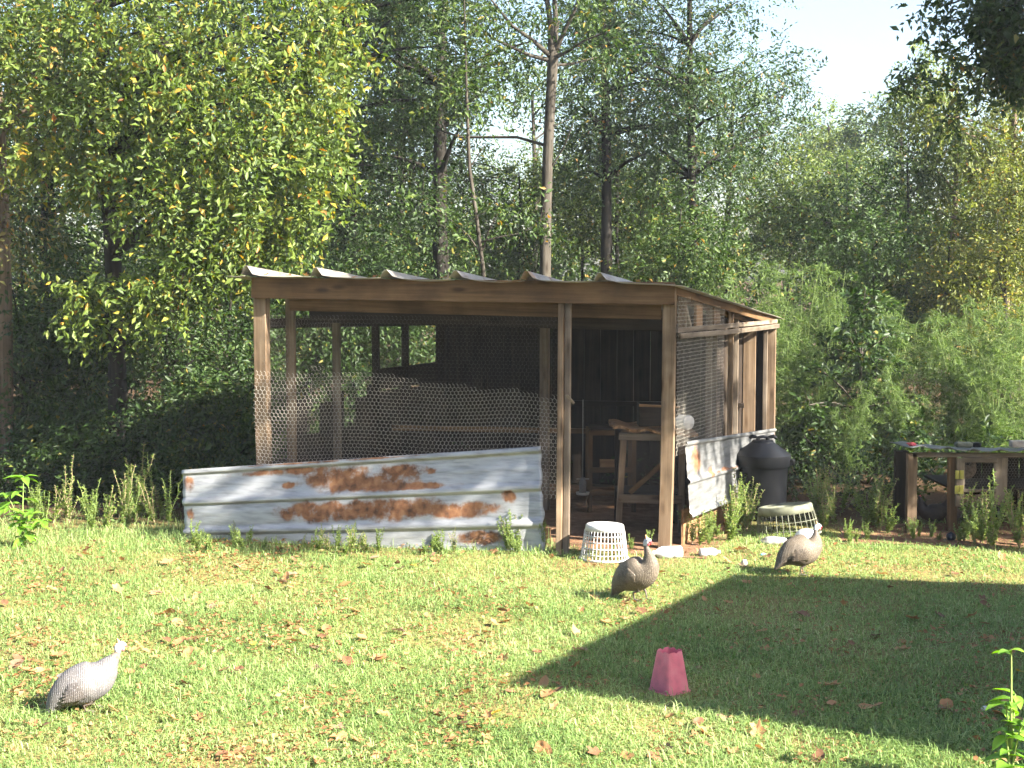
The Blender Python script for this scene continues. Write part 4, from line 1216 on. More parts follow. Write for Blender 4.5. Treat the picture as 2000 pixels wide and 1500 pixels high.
# shady shrubs from the left edge to the coop
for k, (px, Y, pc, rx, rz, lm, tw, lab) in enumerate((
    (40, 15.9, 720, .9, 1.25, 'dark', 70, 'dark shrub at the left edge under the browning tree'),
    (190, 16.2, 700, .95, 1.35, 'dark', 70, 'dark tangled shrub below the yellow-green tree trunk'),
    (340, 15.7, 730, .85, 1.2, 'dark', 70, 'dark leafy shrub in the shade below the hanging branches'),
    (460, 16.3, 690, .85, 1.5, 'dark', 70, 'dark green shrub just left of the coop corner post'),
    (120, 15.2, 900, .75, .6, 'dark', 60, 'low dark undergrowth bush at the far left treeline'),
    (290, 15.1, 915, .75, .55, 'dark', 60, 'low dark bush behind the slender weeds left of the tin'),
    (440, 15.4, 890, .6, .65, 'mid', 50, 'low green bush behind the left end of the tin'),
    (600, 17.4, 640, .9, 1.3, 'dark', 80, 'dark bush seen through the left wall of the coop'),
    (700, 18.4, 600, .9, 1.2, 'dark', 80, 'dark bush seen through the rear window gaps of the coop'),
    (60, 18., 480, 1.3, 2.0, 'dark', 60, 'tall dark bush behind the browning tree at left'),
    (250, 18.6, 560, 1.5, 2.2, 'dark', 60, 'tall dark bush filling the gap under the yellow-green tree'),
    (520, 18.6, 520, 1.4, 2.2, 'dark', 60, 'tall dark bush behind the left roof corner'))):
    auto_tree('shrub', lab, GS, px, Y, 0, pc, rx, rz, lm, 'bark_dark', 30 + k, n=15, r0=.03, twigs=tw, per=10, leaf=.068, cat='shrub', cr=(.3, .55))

# ------------------------------------------------------------------ centre: sapling trunks above the roof
Ys = 17.6
def px_path(pts, Y, n=None):
    return [(*at(px, py, Y + dy), r) for (px, py, dy, r) in pts]
trk = [px_path([(1058, 965, 0, .085), (1064, 520, 0, .072), (1066, 430, 0, .070), (1070, 300, 0, .066), (1076, 180, 0, .064), (1080, 110, 0, .070), (1076, 50, 0, .038), (1068, 0, 0, .032), (1060, -160, .1, .015)], Ys),
       px_path([(1081, 105, 0, .04), (1086, 50, 0, .034), (1082, -10, -.05, .028), (1090, -150, -.1, .012)], Ys),
       px_path([(1083, 105, 0, .035), (1102, 60, -.1, .026), (1122, 20, -.2, .022), (1150, -60, -.3, .014)], Ys),
       px_path([(1076, 110, 0, .032), (1040, 78, -.2, .024), (1000, 50, -.3, .02), (960, 0, -.5, .012), (930, -60, -.6, .008)], Ys),
       px_path([(1076, 118, 0, .03), (1035, 108, -.1, .022), (970, 78, -.2, .017), (905, 35, -.3, .010)], Ys),
       px_path([(1084, 112, 0, .028), (1110, 100, -.2, .020), (1140, 80, -.3, .014), (1175, 66, -.4, .009)], Ys),
       px_path([(1084, 128, 0, .022), (1120, 124, .2, .017), (1165, 112, .4, .01)], Ys),
       px_path([(1070, 285, 0, .022), (1010, 268, .2, .018), (900, 268, .4, .016), (848, 250, .5, .010)], Ys),
       px_path([(1074, 330, 0, .012), (1100, 290, -.1, .009), (1120, 240, -.2, .006)], Ys)]
cl = [(*at(px, py, Ys + dy), r) for (px, py, dy, r) in ((960, 20, -.4, .35), (910, 60, -.3, .3), (1010, 10, -.2, .35), (1140, 10, -.3, .4), (1185, 70, -.3, .28), (1100, -80, 0, .6), (1000, -90, 0, .6), (1165, 110, .3, .2), (930, 110, 0, .3), (985, 140, .2, .3), (900, -60, 0, .5), (1200, -60, 0, .5), (900, 165, .2, .25))]
tree('bare_trunk_tree', 'smooth grey trunk rising above the coop roof to spreading bare limbs', GT, (trk[0][0][0], Ys), trk, cl, 'mid', 'bark', 41, twigs=34, per=12, leaf=.075, droop=.2, aspect=.35, limbs=False)
trk = [px_path([(950, 965, 0, .03), (944, 530, 0, .026), (930, 420, 0, .024), (917, 330, 0, .021), (912, 200, 0, .018), (908, 60, 0, .012), (905, -60, 0, .006)], 17.0),
       px_path([(942, 500, 0, .012), (915, 460, 0, .009), (870, 420, .1, .006), (820, 390, .2, .004)], 17.0),
       px_path([(943, 490, 0, .012), (955, 450, 0, .009), (975, 410, 0, .005)], 17.0),
       px_path([(942, 472, 0, .012), (980, 462, -.1, .009), (1020, 455, -.1, .007), (1045, 440, -.1, .004)], 17.0),
       px_path([(916, 330, 0, .009), (935, 300, 0, .006), (950, 280, 0, .004)], 17.0)]
cl = [(*at(px, py, 17.0 + dy), r) for (px, py, dy, r) in ((905, 30, 0, .3), (920, 120, .1, .28), (890, 160, .1, .26), (935, 190, 0, .25), (830, 390, .2, .2), (1040, 440, 0, .16), (975, 400, 0, .14), (880, 440, .1, .16))]
tree('thin_sapling', 'thin crooked sapling stem left of the smooth grey trunk', GT, (trk[0][0][0], 17.0), trk, cl, 'mid', 'bark', 42, twigs=30, per=9, leaf=.075, droop=.2, limbs=False)
for k, (px, Y, pc, rx, rz, lm, bk, r0, n, cpx, lab) in enumerate((
    (1176, 21.0, 90, 1.1, 2.0, 'cool', 'bark_dark', .105, 28, 1200, 'tree with a straight dark trunk right of the smooth grey trunk'),
    (1345, 20.5, 170, 1.15, 2.0, 'cool', 'bark_dark', .085, 32, 1360, 'airy grey-green tree with a dark trunk left of the open sky'),
    (1208, 22.5, 260, .9, 1.2, 'mid', 'bark_dark', .05, 12, 1230, 'slender dark-stemmed tree close behind the straight dark trunk'),
    (1420, 23.0, 250, 1.1, 1.3, 'cool', 'bark_dark', .07, 18, 1450, 'airy tree reaching towards the gap of open sky'),
    (800, 23.0, 330, 1.4, 1.6, 'mid', 'bark_dark', .09, 16, None, 'mid-green tree behind the thin sapling'),
    (1040, 26.0, 290, 1.6, 1.4, 'pale', 'bark', .09, 16, None, 'paler sunlit tree seen past the smooth grey trunk'))):
    auto_tree('woodland_tree', lab, GT, px, Y, 0, pc, rx, rz, lm, bk, 50 + k, n=n, r0=r0, twigs=50, per=10, leaf=.068, cpx=cpx, trunk_top=8. if k < 2 else None)
# bushes behind the coop
for k, (px, Y, pc, rx, rz, lm, lab) in enumerate((
    (640, 18.3, 620, 1.2, 1.6, 'dark', 'dark bush behind the left part of the coop roof'),
    (780, 20.0, 500, 1.2, 1.3, 'dark', 'dark bush behind the middle of the coop roof'),
    (900, 22.0, 480, 1.2, 1.2, 'mid', 'green bush behind the thin sapling foot'),
    (1010, 23.0, 440, 1.2, 1.2, 'mid', 'green bush just left of the smooth grey trunk'),
    (1130, 23.5, 430, 1.2, 1.3, 'pale', 'pale green bush between the two tall trunks'),
    (1250, 23.0, 430, 1.2, 1.2, 'mid', 'green bush right of the straight dark trunk'),
    (1330, 19.5, 500, .8, .9, 'mid', 'green bush at the foot of the airy tree'),
    (1420, 22.0, 440, 1.2, 1.2, 'mid', 'green bush above the right roof corner'),
    (1540, 24.0, 400, 1.3, 1.2, 'pale', 'pale green tree-sized bush below the open sky'),
    (1640, 23.0, 420, 1.3, 1.2, 'cool', 'grey-green bush below the open sky, left of the dark bush'),
    (1760, 21.0, 430, 1.15, 1.2, 'dark', 'large dark bush above the feathery weeds at right'),
    (1700, 19.5, 560, .9, .7, 'dark', 'dark shaded bush low behind the feathery weeds'),
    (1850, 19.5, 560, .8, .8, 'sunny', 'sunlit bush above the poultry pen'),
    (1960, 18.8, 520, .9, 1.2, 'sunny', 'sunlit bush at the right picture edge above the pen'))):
    auto_tree('bush', lab, 'bushes behind the coop and pen', px, Y, 0, pc, rx, rz, lm, 'bark_dark', 70 + k, n=16, r0=.04, twigs=66, per=10, leaf=.065, cat='bush', cr=(.3, .55))
# right: vine-hung yellowish tree, far tree tops, dark tree overhead
auto_tree('vine_hung_tree', 'yellowish vine-hung tree rising at the right picture edge', GT, 1960, 20.5, 0, 330, 1.35, 1.75, 'sunny', 'bark_tan', 91, n=22, r0=.1, twigs=70, per=10, leaf=.075, droop=.8, cr=(.3, .55))
auto_tree('vine_hung_tree', 'greenish vine-hung tree left of the yellowish one', GT, 1850, 21.5, 0, 290, .85, 1.3, 'pale', 'bark_tan', 92, n=14, r0=.08, twigs=56, per=10, leaf=.075, droop=.7, cr=(.3, .5))
auto_tree('far_tree', 'pale rounded far tree top in the middle of the sky gap', GT, 1610, 42., 0, 330, 1.7, 1.7, 'pale', 'bark', 93, n=22, r0=.15, twigs=60, per=9, leaf=.12, cr=(.4, .7))
auto_tree('far_tree', 'far wispy tree right of the rounded far tree top', GT, 1750, 36., 0, 290, 1.2, 1.7, 'cool', 'bark', 94, n=14, r0=.1, twigs=26, per=9, leaf=.12, cr=(.4, .7))
# tree out of view, its crown shaped and placed to shade the coop
rng = np.random.default_rng(77)
bx_, by_ = 7.4, 9.9
trk = [[(bx_ + .1 * math.sin(t * 4), by_, t * 7.2, .22 * (1 - .7 * t)) for t in np.linspace(0, 1, 14)]]
cl = ball_clumps(rng, (6.9, 9.25, 6.5), (1.75, 1.75, .95), 40, (.45, .7))
tree('coop_shade_tree', 'unseen tree added right of the coop, its crown shaped to shade it', GT, (bx_, by_), trk, cl, 'dark', 'bark_dark', 95, twigs=80, per=9, leaf=.14, droop=.3)
rng = np.random.default_rng(79)  # low crown added out of view to throw shade on the pen side
cl = ball_clumps(rng, (8.7, 11.0, 3.9), (1.3, 1.3, .7), 22, (.4, .6))
tree('shade_tree', 'unseen low spreading tree added right of the pen to shade it', GT, (9.0, 11.2), [[(9.0, 11.2, t * 5.2, .16 * (1 - .7 * t)) for t in np.linspace(0, 1, 10)]], cl, 'dark', 'bark_dark', 98, twigs=60, per=9, leaf=.13, droop=.3)
rng = np.random.default_rng(78)
tw = [px_path([(2040, -30, 0, .014), (1960, 20, 0, .010), (1890, 50, .1, .007), (1830, 95, .1, .004), (1790, 130, .1, .002)], 11.6),
      px_path([(2040, 20, 0, .012), (1950, 60, 0, .009), (1880, 120, .1, .006), (1830, 160, .1, .003), (1780, 165, .1, .002)], 11.6),
      px_path([(2040, -60, 0, .012), (1930, -20, 0, .009), (1850, 10, .1, .006), (1790, 10, .1, .003)], 11.6),
      px_path([(2040, 60, 0, .012), (1960, 110, 0, .009), (1900, 170, .1, .006), (1850, 230, .1, .003)], 11.6)]
cl = [(*at(px, py, 11.65), r) for px, py, r in ((1890, 50, .12), (1850, 75, .10), (1815, 105, .10), (1790, 130, .07), (1880, 120, .12), (1850, 145, .1), (1800, 163, .09), (1850, 10, .12), (1800, 12, .1), (1900, 165, .12), (1870, 205, .1), (1850, 230, .08), (1920, 20, .14), (1930, 110, .14), (1830, 40, .08), (1860, 180, .09), (1760, 168, .05), (1930, 150, .14), (1890, 0, .14))]
for px, py, r in ((1965, 30, .18), (1985, 90, .18), (1945, 60, .14), (1990, 20, .2), (2010, 60, .2), (1975, 130, .14), (2000, 150, .16), (1925, 20, .1), (2020, 110, .2), (1955, 105, .1), (2030, 10, .25), (1950, 0, .16)):
    cl += [(*at(px, py, 11.7), r)] * 7
tree('overhanging_branches', 'dark leafy branches hanging into the upper right corner against the sky', GT, (7.2, 11.6), [[(7.2, 11.6, 0, .1), (6.9, 11.6, 2.5, .08), (6.0, 11.6, 4.0, .05), tuple(tw[0][0])]] + tw, cl, 'cool', 'bark_dark', 96, twigs=9, per=7, leaf=.07, droop=.5, limbs=False, tw_len=(.12, .25), cat='tree')

# far woods that close the view: one mass
rng = np.random.default_rng(5)
cl = []
for k in range(150):
    X_ = rng.uniform(-16, 19); Yd = rng.uniform(30, 37)
    pxx = 1000 + F_PX * X_ / Yd
    top = 4.4 + 1.0 * mnoise.noise(Vector((X_ * .35, 2.2, 0)))
    if 1480 < pxx < 1800: top = min(top, 3.6)
    if 620 < pxx < 1480: top -= .5
    if pxx < 560: top += 1.6
    for z in np.arange(.6, top, .95): cl.append((X_ + rng.normal() * .3, Yd + rng.normal() * .4, z, rng.uniform(.7, 1.0)))
C_ = np.array([c[:3] for c in cl]); R_ = np.array([c[3] for c in cl])
V, Ft, v, tw = spray(rng, C_, R_, 18, 8, .17, (.3, .7), .2)
o = link('far_woods', mesh_np('far_woods', V, Ft, G['mid'], {'v': v})); tag(o, 'hazy green far woods closing the view behind the trees', 'woods', kind='stuff')

# knee-high undergrowth on the woodland floor: nobody could count it
rng = np.random.default_rng(6)
cl = []
for k in range(620):
    X_, Yd = rng.uniform(-6.5, 9.5), rng.uniform(13.6, 20)
    P_ = Vector((X_, Yd, 0))
    rel = P_ - FL
    if -.15 < (P_ - FR).dot(SN * -1) and P_.x > FL.x - .1 and (P_ - FR).dot(SN) < .15 and rel.dot(FN) < .1 and (P_ - BL).dot(FN) > -.1 and P_.x < BR.x + .1: continue
    if X_ > 2.0 and Yd < 13.9: continue
    cl.append((X_, Yd, rng.uniform(.05, .45), rng.uniform(.2, .4)))
C_ = np.array([c[:3] for c in cl]); R_ = np.array([c[3] for c in cl])
V, Ft, v, tw = spray(rng, C_, R_, 16, 7, .07, (.15, .35), .05)
V[:, 2] = np.maximum(V[:, 2], .01)
o = link('undergrowth', mesh_np('undergrowth', V, Ft, G['dark'], {'v': v})); tag(o, 'low leafy undergrowth covering the shaded woodland floor', 'undergrowth', kind='stuff')

# ------------------------------------------------------------------ feathery dog fennel at the right
def fennel_mesh(seed, h, n_st, spread):
    rng = np.random.default_rng(seed)
    stems, P, D_, Ln = [], [], [], []
    for i in range(n_st):
        a = rng.uniform(0, 2 * math.pi); lean = rng.uniform(.1, 1) * spread
        hh_ = h * rng.uniform(.75, 1.05)
        ts = np.linspace(0, 1, 9)
        x = np.cos(a) * lean * ts ** 1.8; y = np.sin(a) * lean * ts ** 1.8
        z = hh_ * (ts - .10 * ts ** 4)
        pts = np.stack([x, y, z], 1)
        stems.append(np.concatenate([pts, (.006 * (1 - .8 * ts))[:, None]], 1))
        nb = 30
        for b in range(nb):
            t = rng.uniform(.18, 1.0); q = np.array([np.interp(t, ts, pts[:, k]) for k in range(3)])
            an = rng.uniform(0, 2 * math.pi); bl = rng.uniform(.16, .36) * (1.15 - .5 * t)
            bd = np.array([math.cos(an), math.sin(an), rng.uniform(.3, 1.1)]); bd /= np.linalg.norm(bd)
            m_ = 17
            ss = rng.uniform(.1, 1, m_)
            pp = q + bd * (ss * bl)[:, None] + np.array([0, 0, -1.]) * (ss ** 2.2 * bl * .75)[:, None]
            dd = bd * .45 + rng.normal(size=(m_, 3)) * .42 + np.array([0, 0, -.35])
            P.append(pp); D_.append(dd); Ln.append(rng.uniform(.05, .11, m_))
    P = np.concatenate(P); D_ = unit(np.concatenate(D_)); Ln = np.concatenate(Ln)
    Rr = unit(np.cross(D_, rng.normal(size=P.shape)))
    wd = .0042
    V = np.stack([P - Rr * wd, P + Rr * wd, P + D_ * Ln[:, None]], 1).reshape(-1, 3)
    Ft = np.arange(len(V)).reshape(-1, 3)
    sv, sf = tube_arrays(stems, 5)
    v = np.repeat(np.clip(rng.normal(.5, .2, len(P)), 0, 1), 3)
    return mesh_np('stems', sv, sf, M['green_stem']), mesh_np('plume', V, Ft, G['fennel'], {'v': v})
fen = [fennel_mesh(200 + k, h, n, s) for k, (h, n, s) in enumerate(((2.3, 9, .5), (2.0, 10, .55), (1.6, 10, .55)))]
fpos = [(1450, 16.9, 0, 1.0, 'left of the others, against the coop roof end'), (1500, 16.6, 0, 1.0, 'tallest clump just right of the coop back post'), (1560, 16.9, 0, 1.04, 'tall clump above the barrel'), (1625, 17.0, 0, 1.03, 'tall clump left of the leafy dark sapling'),
        (1540, 15.9, 1, .85, 'nearer clump behind the barrel'), (1600, 15.8, 2, .9, 'low clump behind the dirty basket'), (1740, 17.0, 1, 1.0, 'clump right of the leafy dark sapling'), (1800, 16.6, 1, .92, 'clump behind the left end of the pen'),
        (1870, 16.2, 2, 1.1, 'clump behind the middle of the pen'), (1940, 16.0, 2, 1.1, 'clump behind the right end of the pen'), (1990, 16.8, 1, .95, 'clump at the right picture edge behind the pen'), (1685, 16.8, 2, 1.1, 'clump directly behind the dark sapling'), (1760, 15.6, 2, .8, 'short clump beside the pen corner'), (1900, 17.3, 1, 1.0, 'rear clump above the pen roof'), (1660, 15.4, 2, .7, 'short clump in front of the dark sapling')]
for i, (px, Y, k, s, lab) in enumerate(fpos):
    g = at(px, 900, Y)
    root = empty('dog_fennel', (g.x, Y, 0), 'feathery pale green weed, ' + lab, 'weed', 'feathery tall weeds at the right', rz=i * 1.7)
    root.scale = (s * 1.08, s * 1.08, s * 1.12)
    link('stems', fen[k][0], root); o = link('plume', fen[k][1], root); tag(o, kind='stuff')
# the dark sapling standing in front of them
Ys2 = 15.7
trk = [px_path([(1672, 985, 0, .02), (1678, 800, 0, .016), (1683, 700, 0, .012), (1687, 600, 0, .008), (1690, 560, 0, .004)], Ys2)]
rng = np.random.default_rng(31)
cl = []
for k in range(46):
    py = rng.uniform(570, 880); w = 20 + (py - 560) * .42 if py < 800 else 120
    a = rng.uniform(-1, 1)
    cl.append((*at(1684 + a * w, py + abs(a) * 12, Ys2 + rng.uniform(-.35, .35)), rng.uniform(.07, .13)))
tree('dark_sapling', 'dark-leaved sapling standing in front of the feathery weeds', 'saplings', (trk[0][0][0], Ys2), trk, cl, 'dark', 'bark', 97, twigs=10, per=7, leaf=.085, droop=.1, flat=.95, tw_len=(.12, .22), cat='sapling', aspect=.5)

# ------------------------------------------------------------------ slender weeds, broad-leaved plants
def weed_mesh(seed, h, nb):
    rng = np.random.default_rng(seed)
    paths, P, D_, Nn, Ln = [], [], [], [], []
    for b in range(nb):
        a = rng.uniform(0, 2 * math.pi); lean = rng.uniform(.02, .30) * h
        hh_ = h * rng.uniform(.45, 1.0) if b else h
        ts = np.linspace(0, 1, 6)
        pts = np.stack([np.cos(a) * lean * ts ** 1.3 + rng.normal(0, .006, 6), np.sin(a) * lean * ts ** 1.3 + rng.normal(0, .006, 6), hh_ * ts], 1); pts[0] = 0
        paths.append(np.concatenate([pts, (.0042 * (1 - .6 * ts))[:, None]], 1))
        m_ = int(70 * hh_ / .5) + 8
        t = rng.uniform(.12, 1., m_)
        q = np.stack([np.interp(t, ts, pts[:, k]) for k in range(3)], 1)
        an = rng.uniform(0, 2 * math.pi, m_)
        P.append(q); D_.append(np.stack([np.cos(an), np.sin(an), rng.uniform(.1, 1.2, m_)], 1)); Nn.append(np.stack([-np.cos(an) * .5, -np.sin(an) * .5, np.ones(m_)], 1) + rng.normal(size=(m_, 3)) * .3); Ln.append(rng.uniform(.018, .045, m_) * (1.25 - .6 * t))
    P, D_, Nn, Ln = map(np.concatenate, (P, D_, Nn, Ln))
    V, Ft = leaf_arrays(P, D_, Nn, Ln, Ln * .5)
    sv, sf = tube_arrays(paths, 4)
    return mesh_np('stem', sv, sf, M['dry_stem'] if seed % 2 else M['green_stem']), mesh_np('foliage', V, Ft, G['weed'], {'v': np.repeat(rng.random(len(P)), 4)})
weeds = [weed_mesh(300 + k, h, n) for k, (h, n) in enumerate(((.50, 5), (.42, 6), (.34, 7), (.55, 4), (.26, 8)))]
rw = random.Random(12)
wplaces = []
W_ADJ = ('tall green-stemmed', 'brown-stemmed branching', 'short green-stemmed', 'tall sparse brown-stemmed', 'low bushy green')
def weed_row(n, x0, x1, y0, y1, s0, s1, lab, kinds=(0, 1, 2, 3, 4), cat='weed', grp='slender weeds along the woodland edge'):
    for i in range(n):
        px, py = rw.uniform(x0, x1), rw.uniform(y0, y1)
        wplaces.append((ground(px, py), rw.choice(kinds), rw.uniform(s0, s1), lab, grp))
weed_row(26, 70, 365, 1005, 1045, .6, 1.35, 'weed at the dark woodland edge left of the tin')
weed_row(60, 370, 1060, 1058, 1084, .25, .75, 'weed growing in front of the leaning tin sheet', (1, 2, 4))
weed_row(8, 955, 1065, 1060, 1082, .7, 1.0, 'weed at the right end of the leaning tin sheet', (1, 2))
weed_row(14, 1322, 1440, 1035, 1070, .6, .95, 'weed at the foot of the side tin', (1, 2, 4), grp='weeds round the coop corner')
weed_row(16, 1415, 1480, 1010, 1050, .7, 1.1, 'weed in front of the black barrel', (0, 1, 3), grp='weeds round the coop corner')
weed_row(22, 1590, 1740, 985, 1045, .7, 1.2, 'weed in the shade between the barrel and the pen', (0, 1, 2, 3), grp='weeds round the pen')
weed_row(26, 1640, 2010, 1046, 1062, .35, .62, 'weed on the bare dirt before the pen', (2, 4), grp='weeds round the pen')
weed_row(14, 1880, 2010, 1030, 1075, .8, 1.4, 'weed covering the right part of the pen', (0, 1, 2), grp='weeds round the pen')
weed_row(3, 1195, 1290, 1075, 1085, .4, .6, 'weed sprouting in the coop doorway', (2, 4), grp='weeds round the coop corner')
for g, k, s, lab, grp in wplaces:
    root = empty('slender_weed', (g.x, g.y, gz(g.x, g.y) - .005), W_ADJ[k] + ' ' + lab, 'weed', grp)
    root.rotation_euler = (rw.gauss(0, .16), rw.gauss(0, .16), rw.uniform(0, 6.3))
    root.scale = (s, s, s)
    link('stem', weeds[k][0], root); o = link('foliage', weeds[k][1], root); tag(o, kind='stuff')

def big_leaf(seed, L_, W_, mat):
    rng = np.random.default_rng(seed)
    nu = 7; V, Fq, vv = [], [], []
    for i in range(nu):
        t = i / (nu - 1); w = W_ * .5 * math.sin(math.pi * min(.999, t ** .8 * .98 + .01)) ** .8
        z = -.35 * L_ * t * t + .08 * L_ * t
        for s in (-1, -.5, 0, .5, 1): V.append((t * L_, s * w, z + abs(s) * w * .35 + rng.normal() * .001 * (abs(s) > .6)))
    for i in range(nu - 1):
        for j in range(4): Fq.append((i*5+j, i*5+j+1, (i+1)*5+j+1, (i+1)*5+j))
    return mesh_np('leaf', V, Fq, mat, {'v': np.full(len(V), rng.random())}, smooth=True)
bl_a = [big_leaf(k, .16, .08, G['poke']) for k in range(4)]
bl_b = [big_leaf(10 + k, .125, .07, G['poke']) for k in range(4)]
def broad_plant(name, label, g, stems, leaves_m, n, seed):
    r = random.Random(seed)
    root = empty(name, (g.x, g.y, 0), label, 'plant')
    paths = []
    for (dx, dy, h) in stems:
        paths.append([(dx * t * t, dy * t * t, h * t, .008 * (1 - .6 * t)) for t in np.linspace(0, 1, 7)])
    V, q = tube_arrays(paths, 6)
    link('stem', mesh_np('stem', V, q, M['green_stem'], smooth=True), root)
    for k in range(n):
        P = paths[k % len(paths)]; t = r.uniform(.15, 1.0) if k >= len(paths) * 3 else .97
        i = min(5, int(t * 6)); p = P[i + 1]
        o = link('leaf', r.choice(leaves_m), root, (p[0], p[1], p[2] - r.uniform(0, .03)))
        s = r.uniform(.6, 1.05) * (1 if t < .95 else .8)
        o.scale = (s, s, s)
        o.rotation_euler = (r.uniform(-.25, .25), r.uniform(-.35, .25), r.uniform(0, 6.3))
gp = ground(45, 1068)
broad_plant('pokeweed', 'bright green broad-leaved plant at the left picture edge', gp, [(.02, 0, .60), (-.15, .05, .45), (.10, -.05, .30), (-.08, -.08, .36), (.16, .03, .22)], bl_a, 70, 4)
gp = ground(1972, 1560)
broad_plant('leafy_stalk', 'tall leafy green stalk in the lower right corner', gp, [(-.01, 0, .66), (.03, .05, .45), (-.035, -.03, .30), (.03, -.05, .36), (-.02, .02, .42)], bl_b, 44, 9)

# ------------------------------------------------------------------ lawn: grass blades (stuff)
rng = np.random.default_rng(42)
NB = 270000
u = rng.random(NB * 2)
Yb = 5.4 * (13.6 / 5.4) ** u
Xb = (rng.random(NB * 2) - .5) * 2 * (Yb * .40 + .35)
def inside(P, poly):
    c = np.zeros(len(P), bool); n = len(poly)
    for i in range(n):
        a, b = poly[i], poly[(i + 1) % n]
        k = ((a[1] > P[:, 1]) != (b[1] > P[:, 1])) & (P[:, 0] < (b[0] - a[0]) * (P[:, 1] - a[1]) / (b[1] - a[1] + 1e-9) + a[0])
        c ^= k
    return c
PB = np.stack([Xb, Yb], 1)
coop_poly = [(p.x, p.y) for p in (FL, on_line(FL, FR, 1075), on_line(FL, FR, 1110) + FN * .22, FR + FN * .28, FR + SN * .25 + FN * .15, BR + SN * .1, BL)]
dirt_poly = [(gA.x + .1, gA.y + .02), (gB.x, gB.y - .02), (gB.x + 1, gB.y + 2), (gA.x, gA.y + 2)]
thick = Yb > 12.9 + .3 * np.sin(Xb * 2.1)
keep = ~inside(PB, coop_poly)
keep &= ~(inside(PB, dirt_poly) & (rng.random(len(PB)) > .22))
keep &= ~(thick & (rng.random(len(PB)) > .25))
# thin and thick places in the lawn
sN = np.sin(Xb * 1.7 + 1.3 * np.sin(Yb * 1.1)) * np.sin(Yb * 2.3 + Xb * .6) * .5 + np.sin(Xb * 5.1 + Yb * 3.3) * np.sin(Yb * 6.2 - Xb * 2.) * .5
keep &= rng.random(len(PB)) < .70 + .45 * sN
wear = np.exp(-(((Xb - FR.x + .3) / 1.1) ** 2 + ((Yb - 11.35) / .45) ** 2))
wn_ = np.sin(Xb * 2.9 + 2.) * np.sin(Yb * 3.7 + 1.1 * np.sin(Xb * 1.9))
keep &= rng.random(len(PB)) > .75 * wear + .55 * np.clip(wn_ - .45, 0, 1)
PB = PB[keep][:NB]; sN = sN[keep][:NB]; n = len(PB)
Zb = np.array([gz(x, y) for x, y in PB])
hgt = rng.gamma(4., .0070, n) * (1.0 + .30 * sN)
near_tin = np.clip((PB[:, 1] - 11.2) / 1.2, 0, 1) * (PB[:, 0] < .6)
hgt *= 1 + 1.6 * near_tin * rng.random(n)
tall = rng.random(n) < .006
hgt = np.where(tall, hgt * 2.2, hgt)
az = rng.random(n) * 2 * np.pi; lean = np.abs(rng.normal(1.15, .6, n))
lean = np.where(tall, lean * .5, lean)
dirh = np.stack([np.cos(az), np.sin(az), np.zeros(n)], 1)
sidev = np.stack([-np.sin(az), np.cos(az), np.zeros(n)], 1)
wd = rng.uniform(.0015, .0031, n)[:, None] * np.where(tall, .7, 1)[:, None]
b = np.concatenate([PB, Zb[:, None]], 1)
mid = b + dirh * (hgt * lean * .35)[:, None] + np.array([0, 0, 1.]) * (hgt * .62)[:, None]
tip = b + dirh * (hgt * lean * 1.05)[:, None] + np.array([0, 0, 1.]) * (hgt * np.maximum(.35, 1 - .35 * lean))[:, None]
V = np.stack([b - sidev * wd, b + sidev * wd, mid + sidev * wd * .85, mid - sidev * wd * .85, tip], 1).reshape(-1, 3)
i = np.arange(n)[:, None] * 5
Ft = np.concatenate([i + np.array([[0, 1, 2]]), i + np.array([[0, 2, 3]]), i + np.array([[3, 2, 4]])], 1).reshape(-1, 3)
lg = np.array([mnoise.noise(Vector((x * .8, y * 1.1, 11.))) for x, y in PB])
v = np.clip(rng.beta(2., 2.3, n) + .08 * sN + .30 * lg, 0, .88 + .12 * (rng.random(n) < .25))
o = link('lawn_grass', mesh_np('lawn_grass', V, Ft, G['grass'], {'v': np.repeat(v, 5)}))
tag(o, 'short sunlit green grass of the lawn', 'grass', kind='stuff')

# low broad-leaved plants between the blades
n = 26000
u = rng.random(n); Yc = 5.4 * (12.6 / 5.4) ** u; Xc = (rng.random(n) - .5) * 2 * (Yc * .40 + .3)
PC = np.stack([Xc, Yc], 1)
pc = np.array([mnoise.noise(Vector((x * 1.3, y * 1.3, 21.))) for x, y in PC])
PC = PC[(pc + rng.normal(0, .15, n) > .12) & ~inside(PC, coop_poly) & ~inside(PC, dirt_poly)]
n = len(PC); az = rng.random(n) * 6.28
P3 = np.concatenate([PC, np.array([gz(x, y) for x, y in PC])[:, None] + rng.uniform(.008, .03, n)[:, None]], 1)
ln = rng.uniform(.012, .026, n)
V, Ft = leaf_arrays(P3, np.stack([np.cos(az), np.sin(az), rng.normal(.2, .3, n)], 1), np.array([0, 0, 1.]) + rng.normal(size=(n, 3)) * .35, ln, ln * .75)
o = link('lawn_clover', mesh_np('lawn_clover', V, Ft, G['weed'], {'v': np.repeat(rng.random(n) * .8, 4)}))
tag(o, 'small round-leaved weeds mixed into the lawn', 'ground cover', kind='stuff')

